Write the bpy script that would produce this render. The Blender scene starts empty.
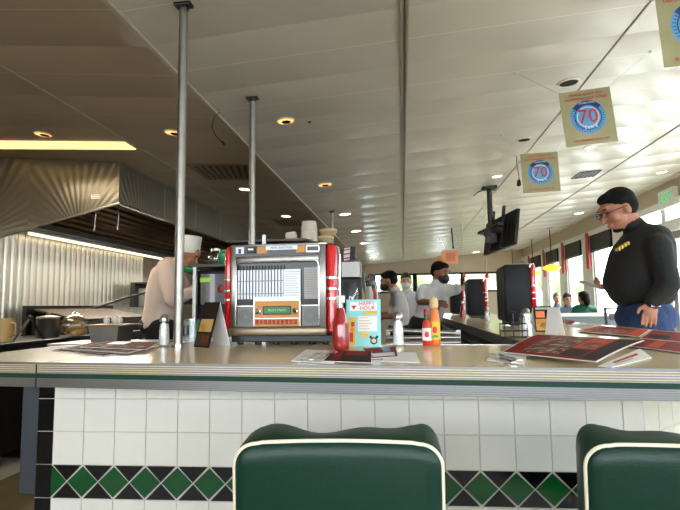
import bpy, bmesh, math, random
from mathutils import Vector, Matrix, Euler, noise
random.seed(7)
PI = math.pi
SC = bpy.context.scene
COL = SC.collection

# ------------------------------------------------------------------ camera
CZ, CT = 1.10, 0.955
F = 520.0
CAMR = Matrix.Rotation(math.radians(6.8), 3, 'Z') @ Matrix.Rotation(math.radians(90+5.585), 3, 'X') @ Matrix.Rotation(-0.0134, 3, 'Z')
cd = bpy.data.cameras.new('camera'); cam = bpy.data.objects.new('camera', cd); COL.objects.link(cam)
cam.location = (0, 0, CZ); cam.rotation_euler = CAMR.to_euler()
cd.sensor_width = 36; cd.lens = 36*F/680; cd.clip_start = .02; cd.clip_end = 200
SC.camera = cam
def ray(px, py): return CAMR @ Vector(((px-340)/F, -(py-255)/F, -1))
def on_z(px, py, z=CT):
    d = ray(px, py); t = (z-CZ)/d.z; return Vector((0, 0, CZ)) + d*t
def at_y(px, py, Y):
    d = ray(px, py); return Vector((0, 0, CZ)) + d*(Y/d.y)
XV = -1.115
def ceil_z(x):
    return CZ + 1.195 + (.076*(x-XV) if x > XV else .085*(XV-x))
def on_ceil(px, py):
    d = ray(px, py); lo, hi = .5, 30
    for _ in range(60):
        m = (lo+hi)/2; p = d*m
        if CZ+p.z < ceil_z(p.x): lo = m
        else: hi = m
    p = d*lo; return Vector((p.x, p.y, CZ+p.z))

# ------------------------------------------------------------------ materials
def lin(c):
    return tuple((v/255/12.92 if v/255 <= .04045 else ((v/255+.055)/1.055)**2.4) for v in c)
def M(name, rgb, rough=.5, metal=0, emit=0, noise_amt=0, nscale=8, bump=0, bscale=60, trans=0, coat=0, spec=None, alpha=1):
    m = bpy.data.materials.new(name); m.use_nodes = True
    nt = m.node_tree; b = nt.nodes['Principled BSDF']
    c = lin(rgb)
    b.inputs['Base Color'].default_value = (*c, 1)
    b.inputs['Roughness'].default_value = rough; b.inputs['Metallic'].default_value = metal
    b.inputs['Transmission Weight'].default_value = trans
    b.inputs['Coat Weight'].default_value = coat
    if spec is not None: b.inputs['Specular IOR Level'].default_value = spec
    if emit:
        b.inputs['Emission Color'].default_value = (*c, 1); b.inputs['Emission Strength'].default_value = emit
    if noise_amt or bump:
        tc = nt.nodes.new('ShaderNodeTexCoord'); n = nt.nodes.new('ShaderNodeTexNoise')
        n.inputs['Scale'].default_value = nscale; n.inputs['Detail'].default_value = 4
        nt.links.new(tc.outputs['Object'], n.inputs['Vector'])
        if noise_amt:
            mx = nt.nodes.new('ShaderNodeMix'); mx.data_type = 'RGBA'
            mx.inputs['A'].default_value = (*[v*(1-noise_amt) for v in c], 1)
            mx.inputs['B'].default_value = (*[min(1, v*(1+noise_amt)) for v in c], 1)
            nt.links.new(n.outputs['Fac'], mx.inputs['Factor']); nt.links.new(mx.outputs['Result'], b.inputs['Base Color'])
        if bump:
            n2 = nt.nodes.new('ShaderNodeTexNoise'); n2.inputs['Scale'].default_value = bscale
            nt.links.new(tc.outputs['Object'], n2.inputs['Vector'])
            bp = nt.nodes.new('ShaderNodeBump'); bp.inputs['Strength'].default_value = bump; bp.inputs['Distance'].default_value = .01
            nt.links.new(n2.outputs['Fac'], bp.inputs['Height']); nt.links.new(bp.outputs['Normal'], b.inputs['Normal'])
    return m
MT = {}
def mat(n, *a, **k):
    MT[n] = M(n, *a, **k); return MT[n]
mat('steel', (170,168,163), .28, 1, noise_amt=.08, nscale=20)
mat('brushed', (150,148,144), .4, 1, noise_amt=.15, nscale=6)
mat('chrome', (215,215,215), .12, 1)
mat('dark_steel', (70,68,66), .35, 1)
mat('galv', (150,147,140), .38, 1, noise_amt=.2, nscale=30)
mat('black', (14,14,15), .45)
mat('black_gloss', (8,8,9), .12, coat=.5)
mat('black_panel', (17,18,20), .5, spec=.25)
mat('greenband', (2,50,36), .5, spec=.3)
mat('trim_steel', (138,138,138), .3, 1)
mat('white', (240,238,232), .5)
mat('tube_pale', (255,236,196), .5, emit=1.6)
mat('wall_steel', (214,210,196), .28, .85, noise_amt=.06, nscale=5)
mat('paper', (232,230,226), .6)
mat('cup', (222,212,196), .6)
mat('tan', (205,180,140), .6)
mat('tile_white', (222,219,208), .14, noise_amt=.03, nscale=3, coat=.2)
mat('tile_black', (7,7,9), .12)
mat('tile_green', (8,72,30), .14, noise_amt=.15, nscale=30)
mat('grout', (196,192,180), .8)
mat('grey_panel', (58,64,70), .45, .3)
mat('vinyl', (3,46,33), .38, spec=.35, bump=.08, bscale=300, noise_amt=.06, nscale=4)
mat('vinyl_top', (14,52,32), .38, spec=.35, bump=.15, bscale=300)
mat('piping', (232,222,196), .35)
mat('red', (205,16,22), .18, coat=.6)
mat('red_matte', (168,30,30), .45)
mat('ketchup', (150,18,10), .12, coat=.6, noise_amt=.1, nscale=40)
mat('gold', (196,132,30), .4, noise_amt=.1, nscale=60)
mat('lcd', (24,92,18), .3)
mat('lcd_text', (70,190,50), .3, emit=.4)
mat('juke_dark', (26,26,30), .3)
mat('juke_steel', (128,126,120), .3, 1, noise_amt=.1, nscale=20)
mat('bumper', (132,118,96), .3, .6)
mat('juke_grey', (120,120,118), .5, .3)
mat('page', (226,228,236), .35)
mat('page_grey', (150,146,142), .4)
mat('ink', (40,40,60), .6)
mat('window_wall', (190,182,168), .6)
mat('column', (215,214,208), .5)
mat('beige', (188,172,148), .6, noise_amt=.05)
mat('batten', (186,178,160), .35, .3)
mat('batten_dark', (150,142,128), .4, .3)
mat('can_warm', (255,176,90), .5, emit=1.6)
mat('can_lamp', (255,226,170), .5, emit=9)
mat('can_off', (38,24,14), .6, spec=.1)
mat('can_trim', (222,214,200), .4)
mat('fluor', (255,216,138), .5, emit=1.15)
mat('denim', (34,56,96), .85, noise_amt=.25, nscale=40, bump=.3, bscale=300)
mat('blackcloth', (13,13,15), .8, bump=.3, bscale=30)
mat('whitecloth', (214,210,214), .85, bump=.3, bscale=25)
mat('chefcloth', (226,204,190), .85, bump=.4, bscale=18)
mat('trouser', (18,18,22), .8)
mat('greencloth', (24,88,58), .85)
mat('greycloth', (90,92,104), .85)
mat('skin', (176,118,92), .5)
mat('skin_lt', (196,146,120), .5)
mat('skin_dk', (136,90,66), .5)
mat('hair', (9,7,6), .75, bump=.5, bscale=160, spec=.2)
mat('hair_brown', (42,28,20), .5, bump=.5, bscale=120)
mat('mask_white', (214,214,220), .7)
mat('floor_dark', (112,100,86), .45, noise_amt=.1, nscale=3)
mat('floor_light', (205,196,180), .35, noise_amt=.06, nscale=3)
mat('floor_brown', (96,48,28), .4)
mat('rubber_tan', (112,98,62), .8, noise_amt=.2, nscale=10)
mat('wood', (150,110,64), .5, noise_amt=.2, nscale=6)
mat('char', (78,58,38), .5, .6, noise_amt=.4, nscale=14)
mat('bread', (196,160,96), .6, noise_amt=.2, nscale=10)
mat('egg', (236,228,214), .4)
mat('greenbottle', (10,130,70), .25)
mat('menu_red', (132,30,22), .65, noise_amt=.15, nscale=10, spec=.08)
mat('menu_dark', (44,32,28), .65, spec=.08, noise_amt=.3, nscale=30)
mat('menu_orange', (186,76,48), .65, spec=.08, noise_amt=.2, nscale=25)
mat('teal', (132,206,206), .35)
mat('yellow', (226,180,50), .4)
mat('orange', (222,120,46), .5)
mat('letter_red', (202,36,36), .5)
mat('poster', (158,152,112), .6, noise_amt=.16, nscale=16)
mat('poster_salmon', (206,120,92), .6)
mat('logo_blue', (92,158,206), .5)
mat('logo_dblue', (26,58,124), .5)
mat('logo_white', (226,228,228), .5)
mat('faded_orange', (224,150,96), .6)
mat('exit_white', (214,214,206), .5)
mat('exit_green', (40,190,110), .5, emit=.5)
mat('lamp_glass', (248,206,60), .3, emit=1.0)
mat('booth', (52,58,66), .5)
mat('partition', (88,92,96), .5)
mat('pale', (200,200,196), .5)
mat('foliage', (120,128,92), .8, noise_amt=.4, nscale=3)
mat('asphalt', (170,168,165), .9)
mat('facade', (200,190,180), .8)
mat('cable', (24,22,22), .5)
mat('string', (180,176,166), .5)
mat('napkin', (234,232,230), .7)
mat('tomato', (190,50,30), .4)
mat('screen_green', (120,160,40), .4, emit=.6)
def glassmat(n, rgb, tr=.85, rough=.05):
    m = bpy.data.materials.new(n); m.use_nodes = True; nt = m.node_tree
    b = nt.nodes['Principled BSDF']; b.inputs['Base Color'].default_value = (*lin(rgb), 1); b.inputs['Roughness'].default_value = rough
    t = nt.nodes.new('ShaderNodeBsdfTransparent'); t.inputs['Color'].default_value = (*lin(rgb), 1)
    g = nt.nodes.new('ShaderNodeMixShader'); g.inputs[0].default_value = tr
    b.inputs['Metallic'].default_value = 1
    nt.links.new(b.outputs[0], g.inputs[1]); nt.links.new(t.outputs[0], g.inputs[2])
    nt.links.new(g.outputs[0], nt.nodes['Material Output'].inputs['Surface']); MT[n] = m
glassmat('pane', (245,250,250), .93)
glassmat('glass', (248,250,250), .9)
glassmat('plastic_bag', (225,218,205), .7, .25)

def nodemat(name):
    m = bpy.data.materials.new(name); m.use_nodes = True; MT[name] = m
    nt = m.node_tree; return nt, nt.nodes['Principled BSDF']
def math_node(nt, op, a, b=None):
    n = nt.nodes.new('ShaderNodeMath'); n.operation = op
    for i, v in enumerate((a, b)):
        if v is None: continue
        if isinstance(v, (int, float)): n.inputs[i].default_value = v
        else: nt.links.new(v, n.inputs[i])
    return n.outputs[0]
def ceil_mat(name, phase, rgb, line, rough, pit=.552):
    nt, b = nodemat(name)
    tc = nt.nodes.new('ShaderNodeTexCoord'); sp = nt.nodes.new('ShaderNodeSeparateXYZ'); nt.links.new(tc.outputs['Object'], sp.inputs[0])
    y = math_node(nt, 'MODULO', math_node(nt, 'ADD', sp.outputs['Y'], 20*pit-phase+pit/2), pit)
    d = math_node(nt, 'ABSOLUTE', math_node(nt, 'SUBTRACT', y, pit/2))
    ln = math_node(nt, 'LESS_THAN', d, .0032)
    n = nt.nodes.new('ShaderNodeTexNoise'); n.inputs['Scale'].default_value = 1.6; n.inputs['Detail'].default_value = 3
    nt.links.new(tc.outputs['Object'], n.inputs['Vector'])
    mx = nt.nodes.new('ShaderNodeMix'); mx.data_type = 'RGBA'; c = lin(rgb)
    mx.inputs['A'].default_value = (*[v*.86 for v in c], 1); mx.inputs['B'].default_value = (*[v*1.1 for v in c], 1)
    nt.links.new(n.outputs['Fac'], mx.inputs['Factor'])
    m2 = nt.nodes.new('ShaderNodeMix'); m2.data_type = 'RGBA'; nt.links.new(ln, m2.inputs['Factor'])
    nt.links.new(mx.outputs['Result'], m2.inputs['A']); m2.inputs['B'].default_value = (*lin(line), 1)
    nt.links.new(m2.outputs['Result'], b.inputs['Base Color'])
    b.inputs['Roughness'].default_value = rough; b.inputs['Specular IOR Level'].default_value = .7
    # every panel sags a little between its seams
    sag = math_node(nt, 'MULTIPLY', math_node(nt, 'POWER', d, 2), 1.0)
    n3 = nt.nodes.new('ShaderNodeTexNoise'); n3.inputs['Scale'].default_value = 2.2; nt.links.new(tc.outputs['Object'], n3.inputs['Vector'])
    h = math_node(nt, 'ADD', math_node(nt, 'MULTIPLY', sag, -.16), math_node(nt, 'MULTIPLY', n3.outputs['Fac'], .012))
    bp = nt.nodes.new('ShaderNodeBump'); bp.inputs['Distance'].default_value = 1.0; bp.inputs['Strength'].default_value = 1
    nt.links.new(h, bp.inputs['Height']); nt.links.new(bp.outputs['Normal'], b.inputs['Normal'])
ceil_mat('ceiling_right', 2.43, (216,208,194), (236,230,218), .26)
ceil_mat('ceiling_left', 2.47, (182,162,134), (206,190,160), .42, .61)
# counter top: speckled glossy laminate
nt, b = nodemat('laminate')
tc = nt.nodes.new('ShaderNodeTexCoord'); n = nt.nodes.new('ShaderNodeTexNoise'); n.inputs['Scale'].default_value = 120
nt.links.new(tc.outputs['Object'], n.inputs['Vector'])
mx = nt.nodes.new('ShaderNodeMix'); mx.data_type = 'RGBA'; mx.inputs['A'].default_value = (*lin((214,192,152)), 1); mx.inputs['B'].default_value = (*lin((238,220,184)), 1)
nt.links.new(n.outputs['Fac'], mx.inputs['Factor']); nt.links.new(mx.outputs['Result'], b.inputs['Base Color'])
b.inputs['Roughness'].default_value = .16; b.inputs['Specular IOR Level'].default_value = .3
# quilted sunburst stainless of the hood
def sunburst(name, ax):
    nt, b = nodemat(name)
    tc = nt.nodes.new('ShaderNodeTexCoord'); sp = nt.nodes.new('ShaderNodeSeparateXYZ'); nt.links.new(tc.outputs['Object'], sp.inputs[0])
    u = math_node(nt, 'SUBTRACT', math_node(nt, 'MODULO', math_node(nt, 'ADD', sp.outputs[ax], 20.0+(.36 if ax == 'X' else .5)), 1.0 if ax == 'X' else .95), .5)
    v = math_node(nt, 'SUBTRACT', sp.outputs['Z'], 1.78)
    ang = math_node(nt, 'ARCTAN2', v, u)
    s = math_node(nt, 'SINE', math_node(nt, 'MULTIPLY', ang, 46))
    r = math_node(nt, 'SQRT', math_node(nt, 'ADD', math_node(nt, 'MULTIPLY', u, u), math_node(nt, 'MULTIPLY', v, v)))
    h = math_node(nt, 'MULTIPLY', math_node(nt, 'MULTIPLY', s, r), .005)
    bp = nt.nodes.new('ShaderNodeBump'); bp.inputs['Distance'].default_value = 1.0; bp.inputs['Strength'].default_value = .45
    nt.links.new(h, bp.inputs['Height']); nt.links.new(bp.outputs['Normal'], b.inputs['Normal'])
    b.inputs['Base Color'].default_value = (*lin((140,134,122)), 1)
    b.inputs['Metallic'].default_value = 1; b.inputs['Roughness'].default_value = .38
sunburst('hood_end', 'X'); sunburst('hood_side', 'Y')
# menu photo collage
nt, b = nodemat('collage')
tc = nt.nodes.new('ShaderNodeTexCoord'); n = nt.nodes.new('ShaderNodeTexVoronoi'); n.inputs['Scale'].default_value = 55
nt.links.new(tc.outputs['Object'], n.inputs['Vector'])
cr = nt.nodes.new('ShaderNodeValToRGB'); e = cr.color_ramp
e.elements[0].color = (*lin((40,34,34)), 1); e.elements[1].color = (*lin((196,176,160)), 1)
for p, c in ((.3, (120,96,84)), (.55, (70,58,54)), (.75, (150,60,44))):
    k = e.elements.new(p); k.color = (*lin(c), 1)
s = nt.nodes.new('ShaderNodeSeparateColor'); nt.links.new(n.outputs['Color'], s.inputs[0]); nt.links.new(s.outputs[0], cr.inputs[0])
nt.links.new(cr.outputs[0], b.inputs['Base Color']); b.inputs['Roughness'].default_value = .65; b.inputs['Specular IOR Level'].default_value = .08

# ------------------------------------------------------------------ mesh helpers
class MB:
    def __init__(s): s.bm = bmesh.new(); s.mats = []; s.cur = 0
    def m(s, name):
        if name not in s.mats: s.mats.append(name)
        s.cur = s.mats.index(name); return s
    def _fin(s, n0, v0, T=None):
        s.bm.faces.ensure_lookup_table(); s.bm.verts.ensure_lookup_table()
        for f in s.bm.faces[n0:]: f.material_index = s.cur
        if T is not None: bmesh.ops.transform(s.bm, matrix=T, verts=s.bm.verts[v0:])
    def box(s, x0, x1, y0, y1, z0, z1, T=None, bev=0):
        n0, v0 = len(s.bm.faces), len(s.bm.verts)
        if bev:
            t = bmesh.new(); bmesh.ops.create_cube(t, size=1)
            bmesh.ops.transform(t, matrix=Matrix.Translation(((x0+x1)/2, (y0+y1)/2, (z0+z1)/2)) @ Matrix.Diagonal((x1-x0, y1-y0, z1-z0, 1)), verts=t.verts)
            bmesh.ops.bevel(t, geom=t.edges, offset=bev, segments=2, affect='EDGES', profile=.5)
            me = bpy.data.meshes.new('t'); t.to_mesh(me); t.free(); s.bm.from_mesh(me); bpy.data.meshes.remove(me)
        else:
            v = [s.bm.verts.new(p) for p in ((x0,y0,z0),(x1,y0,z0),(x1,y1,z0),(x0,y1,z0),(x0,y0,z1),(x1,y0,z1),(x1,y1,z1),(x0,y1,z1))]
            for f in ((0,3,2,1),(4,5,6,7),(0,1,5,4),(1,2,6,5),(2,3,7,6),(3,0,4,7)): s.bm.faces.new([v[i] for i in f])
        s._fin(n0, v0, T); return s
    def hexa(s, a, b):
        n0 = len(s.bm.faces); A = [s.bm.verts.new(p) for p in a]; B = [s.bm.verts.new(p) for p in b]; n = len(A)
        s.bm.faces.new(A[::-1]); s.bm.faces.new(B)
        for i in range(n): s.bm.faces.new((A[i], A[(i+1) % n], B[(i+1) % n], B[i]))
        s._fin(n0, 0); return s
    def prism(s, poly, z0, z1, T=None):
        n0, v0 = len(s.bm.faces), len(s.bm.verts)
        s.hexa([(x, y, z0) for x, y in poly], [(x, y, z1) for x, y in poly]); s._fin(n0, v0, T); return s
    def face(s, pts):
        n0 = len(s.bm.faces); s.bm.faces.new([s.bm.verts.new(p) for p in pts]); s._fin(n0, 0); return s
    def lathe(s, prof, c=(0,0,0), seg=20, T=None):
        n0, v0 = len(s.bm.faces), len(s.bm.verts); R = []
        for r, z in prof:
            R.append([s.bm.verts.new((r*math.cos(2*PI*i/seg), r*math.sin(2*PI*i/seg), z)) for i in range(seg)] if r > 1e-5 else [s.bm.verts.new((0, 0, z))])
        for a, b in zip(R, R[1:]):
            for i in range(seg):
                j = (i+1) % seg
                if len(a) > 1 and len(b) > 1: s.bm.faces.new((a[i], a[j], b[j], b[i]))
                elif len(a) > 1: s.bm.faces.new((a[i], a[j], b[0]))
                elif len(b) > 1: s.bm.faces.new((a[0], b[j], b[i]))
        if len(R[0]) > 1: s.bm.faces.new(R[0][::-1])
        if len(R[-1]) > 1: s.bm.faces.new(R[-1])
        s._fin(n0, v0, Matrix.Translation(c) @ (T or Matrix.Identity(4))); return s
    def ell(s, c, r, rot=None, u=16, v=10):
        n0, v0 = len(s.bm.faces), len(s.bm.verts)
        s.lathe([(math.sin(PI*i/v), -math.cos(PI*i/v)) if 0 < i < v else (0, -1 if i == 0 else 1) for i in range(v+1)], seg=u)
        T = Matrix.Translation(c) @ (rot.to_4x4() if rot else Matrix.Identity(4)) @ Matrix.Diagonal((*r, 1))
        s._fin(n0, v0, T); return s
    def cone(s, p0, p1, r0, r1=None, seg=12):
        r1 = r0 if r1 is None else r1
        p0, p1 = Vector(p0), Vector(p1); d = p1-p0
        q = Vector((0, 0, 1)).rotation_difference(d.normalized()).to_matrix().to_4x4()
        n0, v0 = len(s.bm.faces), len(s.bm.verts)
        s.lathe([(r0, 0), (r1, d.length)], seg=seg); s._fin(n0, v0, Matrix.Translation(p0) @ q); return s
    def cap(s, p0, p1, r0, r1=None):
        r1 = r0 if r1 is None else r1
        s.cone(p0, p1, r0, r1); s.ell(p0, (r0,)*3, u=12, v=8); s.ell(p1, (r1,)*3, u=12, v=8); return s
    def tube(s, pts, r, seg=8, closed=False):
        pts = [Vector(p) for p in pts]; n = len(pts); n0 = len(s.bm.faces); rings = []; up = None
        for i, p in enumerate(pts):
            a = pts[i-1] if (i or closed) else p; b = pts[(i+1) % n] if (i < n-1 or closed) else p
            t = (b-a).normalized()
            if up is None: up = t.orthogonal().normalized()
            up = (up - t*up.dot(t)).normalized(); w = t.cross(up)
            rings.append([s.bm.verts.new(p + (up*math.cos(2*PI*k/seg) + w*math.sin(2*PI*k/seg))*r) for k in range(seg)])
        for i in range(n if closed else n-1):
            a, b = rings[i], rings[(i+1) % n]
            for k in range(seg): s.bm.faces.new((a[k], a[(k+1) % seg], b[(k+1) % seg], b[k]))
        if not closed: s.bm.faces.new(rings[0][::-1]); s.bm.faces.new(rings[-1])
        s._fin(n0, 0); return s
    def build(s, name, parent=None, smooth=False, voxel=0, sm=0, bevel=0, kind=None, label=None, loc=None, T=None):
        if T is not None: bmesh.ops.transform(s.bm, matrix=T, verts=s.bm.verts[:])
        bmesh.ops.recalc_face_normals(s.bm, faces=s.bm.faces[:])
        me = bpy.data.meshes.new(name); s.bm.to_mesh(me); s.bm.free()
        for x in s.mats: me.materials.append(MT[x])
        if smooth:
            for p in me.polygons: p.use_smooth = True
            if not voxel:
                try: me.set_sharp_from_angle(angle=math.radians(40))
                except Exception: pass
        o = bpy.data.objects.new(name, me); COL.objects.link(o)
        if parent is not None: o.parent = parent
        if loc is not None: o.location = loc
        if voxel:
            r = o.modifiers.new('r', 'REMESH'); r.mode = 'VOXEL'; r.voxel_size = voxel; r.use_smooth_shade = True
            if sm: k = o.modifiers.new('s', 'SMOOTH'); k.iterations = sm; k.factor = .5
        if bevel:
            k = o.modifiers.new('b', 'BEVEL'); k.width = bevel; k.segments = 2; k.limit_method = 'ANGLE'
        if kind: o['kind'] = kind
        if label: o['label'] = label
        return o
def thing(name, label, cat, loc=(0,0,0), rz=0, group=None):
    o = bpy.data.objects.new(name, None); COL.objects.link(o); o.empty_display_size = .05
    o.location = loc; o.rotation_euler = (0, 0, rz); return tag(o, label, cat, group)
def tag(o, label, cat, group=None):
    o['label'] = label; o['category'] = cat
    if group: o['group'] = group
    return o
def dup(root, loc, rz=None, label=None, group=None):
    def cp(o, par):
        c = o.copy(); COL.objects.link(c); c.parent = par
        for ch in list(o.children): cp(ch, c)
        return c
    r = cp(root, None); r.location = loc
    if rz is not None: r.rotation_euler = (0, 0, rz)
    if label: r['label'] = label
    if group: r['group'] = group
    return r
_dg = None
def text(name, s, size, m, parent, loc, rot=(PI/2, 0, 0), ext=.0005, align='CENTER', sx=1, T=None):
    c = bpy.data.curves.new('t', 'FONT'); c.body = s; c.size = size; c.extrude = ext; c.align_x = align; c.align_y = 'CENTER'; c.resolution_u = 2
    o = bpy.data.objects.new('t', c); COL.objects.link(o)
    me = bpy.data.meshes.new_from_object(o)
    bpy.data.objects.remove(o); bpy.data.curves.remove(c)
    me.materials.clear(); me.materials.append(MT[m])
    X = (T if T is not None else Matrix.Translation(loc) @ Euler(rot).to_matrix().to_4x4()) @ Matrix.Diagonal((sx, 1, 1, 1))
    me.transform(X)
    r = bpy.data.objects.new(name, me); COL.objects.link(r); r.parent = parent; return r
def S(mb, name, **k): return mb.build(name, kind='structure', **k)

# ------------------------------------------------------------------ room shell
XL, XR, YB, YF = -3.75, 3.46, -2.6, 15.4
S(MB().m('floor_light').box(XL-.2, XR+.2, YB-.2, YF+.2, -.1, 0), 'floor')
S(MB().m('floor_brown').box(XL-.03, .5, 3.7, 9.0, 0, .004), 'floor_kitchen')
S(MB().m('floor_dark').box(XL-.1, XR, YB, 1.74, 0, .004), 'floor_added_dark')  # unseen dark layer added to cut light bounced off the floor onto the tiles
tag(MB().m('rubber_tan').box(-2.6, -1.5, 1.75, 3.65, .001, .014).build('floor_mat', bevel=.004), 'tan rubber kitchen mat on the floor at the far left behind the counter', 'mat')
def cmesh(x0, x1, m, name):
    a = [(x0, YB-.2, ceil_z(x0)), (x1, YB-.2, ceil_z(x1)), (x1, YF+.2, ceil_z(x1)), (x0, YF+.2, ceil_z(x0))]
    if x0 == XV: a[0] = (x0, YB-.2, ceil_z(XV)); a[3] = (x0, YF+.2, ceil_z(XV))
    return S(MB().m(m).hexa(a, [(p[0], p[1], p[2]+.06) for p in a]), name)
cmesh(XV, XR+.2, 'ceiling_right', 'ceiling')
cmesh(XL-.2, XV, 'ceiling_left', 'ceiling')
def strip(x, w, h, m, name, dx=0):
    S(MB().m(m).box(x-w/2, x+w/2, YB, YF, ceil_z(x)-h, ceil_z(x)+.01), name)
strip(-2.05, .014, .006, 'batten', 'trim_1'); strip(XV, .02, .012, 'batten', 'trim_2')
strip(.024, .012, .008, 'batten', 'trim_3'); strip(.052, .012, .012, 'batten', 'trim_3'); strip(.038, .005, .003, 'batten_dark', 'trim_3')
strip(1.16, .008, .005, 'batten_dark', 'trim_4'); strip(2.32, .016, .008, 'batten_dark', 'trim_5')
strip(3.3, .012, .006, 'batten', 'trim_6')
# kitchen wall with fluted stainless cladding
w = MB().m('beige'); w.box(XL-.2, XL-.03, YB-.2, YF+.2, 0, 2.75); S(w, 'wall_left')
w = MB().m('wall_steel')
pitch, n = .092, 0
prof = []
y = 2.2
while y < 7.1:
    for k in range(6):
        t = k/6; prof.append((XL-.0 + .024*math.sin(PI*t), y+pitch*t))
    y += pitch
prof.append((XL, y))
wb = w.bm; A = [wb.verts.new((x, yy, .8)) for x, yy in prof]; B = [wb.verts.new((x, yy, 1.9)) for x, yy in prof]
for i in range(len(A)-1): wb.faces.new((A[i], A[i+1], B[i+1], B[i]))
C1 = wb.verts.new((XL-.03, prof[0][1], .8)); C2 = wb.verts.new((XL-.03, prof[0][1], 1.9)); D1 = wb.verts.new((XL-.03, y, .8)); D2 = wb.verts.new((XL-.03, y, 1.9))
wb.faces.new((C1, A[0], B[0], C2)); wb.faces.new((A[-1], D1, D2, B[-1])); wb.faces.new([C2]+B+[D2])
S(w, 'wall_kitchen')
# end wall with its window band
w = MB().m('beige')
w.box(XL-.2, -1.0, YF, YF+.15, 0, 2.75); w.box(3.1, XR+.2, YF, YF+.15, 0, 2.75)
w.box(-1.0, 3.1, YF, YF+.15, 0, 1.45); w.box(-1.0, 3.1, YF, YF+.15, 2.02, 2.75); S(w, 'wall_far')
for i in range(3):
    x0 = -1.0+i*1.3667; f = MB().m('black_panel')
    for a in ((x0, x0+.06, 1.45, 2.02), (x0+1.3067, x0+1.3667, 1.45, 2.02), (x0, x0+1.3667, 1.45, 1.5), (x0, x0+1.3667, 1.97, 2.02)): f.box(a[0], a[1], YF-.02, YF+.08, a[2], a[3])
    wo = S(f, 'window_%d' % (i+1)); MB().m('pane').box(x0+.06, x0+1.3067, YF+.03, YF+.036, 1.5, 1.97).build('pane', wo)
# window wall on the right
openings = [(-2.2, -1.0), (-.6, .6), (1.0, 2.2), (2.6, 3.8), (4.2, 5.6)] + [(9.0+1.5*i, 9.0+1.5*i+.98) for i in range(4)]
w = MB().m('window_wall'); zt = 2.35; ylast = YB-.2
for (a, b_) in openings + [(6.0, 7.35)]: pass
allo = sorted(openings + [(6.0, 8.3)])
for (a, b_) in allo:
    w.m('column').box(XR, XR+.14, ylast, a, 0, zt)
    if (a, b_) != (6.0, 8.3): w.box(XR, XR+.14, a, b_, 0, .78)
    ylast = b_
w.box(XR, XR+.14, ylast, YF+.2, 0, zt); w.m('beige').box(XR, XR+.14, YB-.2, YF+.2, zt, 2.85)
S(w, 'wall_right')
S(MB().m('column').box(XR-.05, XR, YB, YF, zt-.04, zt+.05), 'trim_7')
wn = 4
for i, (a, b_) in enumerate(openings):
    f = MB().m('column')
    f.box(XR+.03, XR+.1, a, a+.05, .78, zt).box(XR+.03, XR+.1, b_-.05, b_, .78, zt).box(XR+.03, XR+.1, a+.05, b_-.05, .78, .83).box(XR+.03, XR+.1, a+.05, b_-.05, zt-.05, zt)
    wo = S(f, 'window_%d' % wn); MB().m('pane').box(XR+.06, XR+.066, a+.05, b_-.05, .83, zt-.05).build('pane', wo); wn += 1
# entrance with transom
f = MB().m('column')
f.box(XR-.02, XR+.12, 6.0, 6.08, 0, zt).box(XR-.02, XR+.12, 7.2, 7.3, 0, zt).box(XR-.02, XR+.12, 8.2, 8.3, 0, zt).box(XR-.03, XR+.12, 6.08, 8.2, 2.02, 2.14).box(XR, XR+.1, 6.08, 8.2, zt-.04, zt)
d = S(f, 'door_1')
MB().m('pane').box(XR+.05, XR+.056, 6.08, 8.2, 2.14, zt-.04).box(XR+.05, XR+.056, 6.2, 7.1, .3, 1.9).box(XR+.05, XR+.056, 7.3, 8.2, 0.02, 2.02).build('pane', d)
lf = MB().m('steel').box(XR+.02, XR+.09, 6.08, 6.2, .02, 2.0).box(XR+.02, XR+.09, 7.1, 7.2, .02, 2.0).box(XR+.02, XR+.09, 6.2, 7.1, 1.9, 2.0).box(XR+.02, XR+.09, 6.2, 7.1, .02, .3).build('door_leaf', d)
MB().m('chrome').tube([(XR-.03, 7.04, .9), (XR-.07, 7.04, .95), (XR-.07, 7.04, 1.2), (XR-.03, 7.04, 1.25)], .012).build('door_handle', lf)
# wall behind the camera with a long window band
w = MB().m('column'); w.box(XL-.2, XR+.2, YB-.2, YB, 0, 1.05).box(XL-.2, XR+.2, YB-.2, YB, 2.0, 2.8)
for x in (-3.46, -1.2, 1.2, 3.46): w.box(x-.15, x+.15, YB-.2, YB, 1.05, 2.0)
S(w, 'wall_back')
# outside
S(MB().m('asphalt').box(-30, 60, -30, 60, -.3, -.12), 'ground')
def portal(c, rot, sx, sy):
    l = bpy.data.lights.new('portal', 'AREA'); l.shape = 'RECTANGLE'; l.size = sx; l.size_y = sy; l.cycles.is_portal = True
    o = bpy.data.objects.new('daylight_portal', l); COL.objects.link(o); o.location = c; o.rotation_euler = rot
portal((XR+.2, 1.7, 1.56), (0, PI/2, 0), 1.7, 8)
portal((XR+.2, 10.7, 1.3), (0, PI/2, 0), 2.2, 10)
portal((0, YB-.25, 1.52), (-PI/2, 0, 0), 7, 1.0)
portal((1.05, YF+.2, 1.5), (PI/2, 0, 0), 4.2, 1.1)

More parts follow.
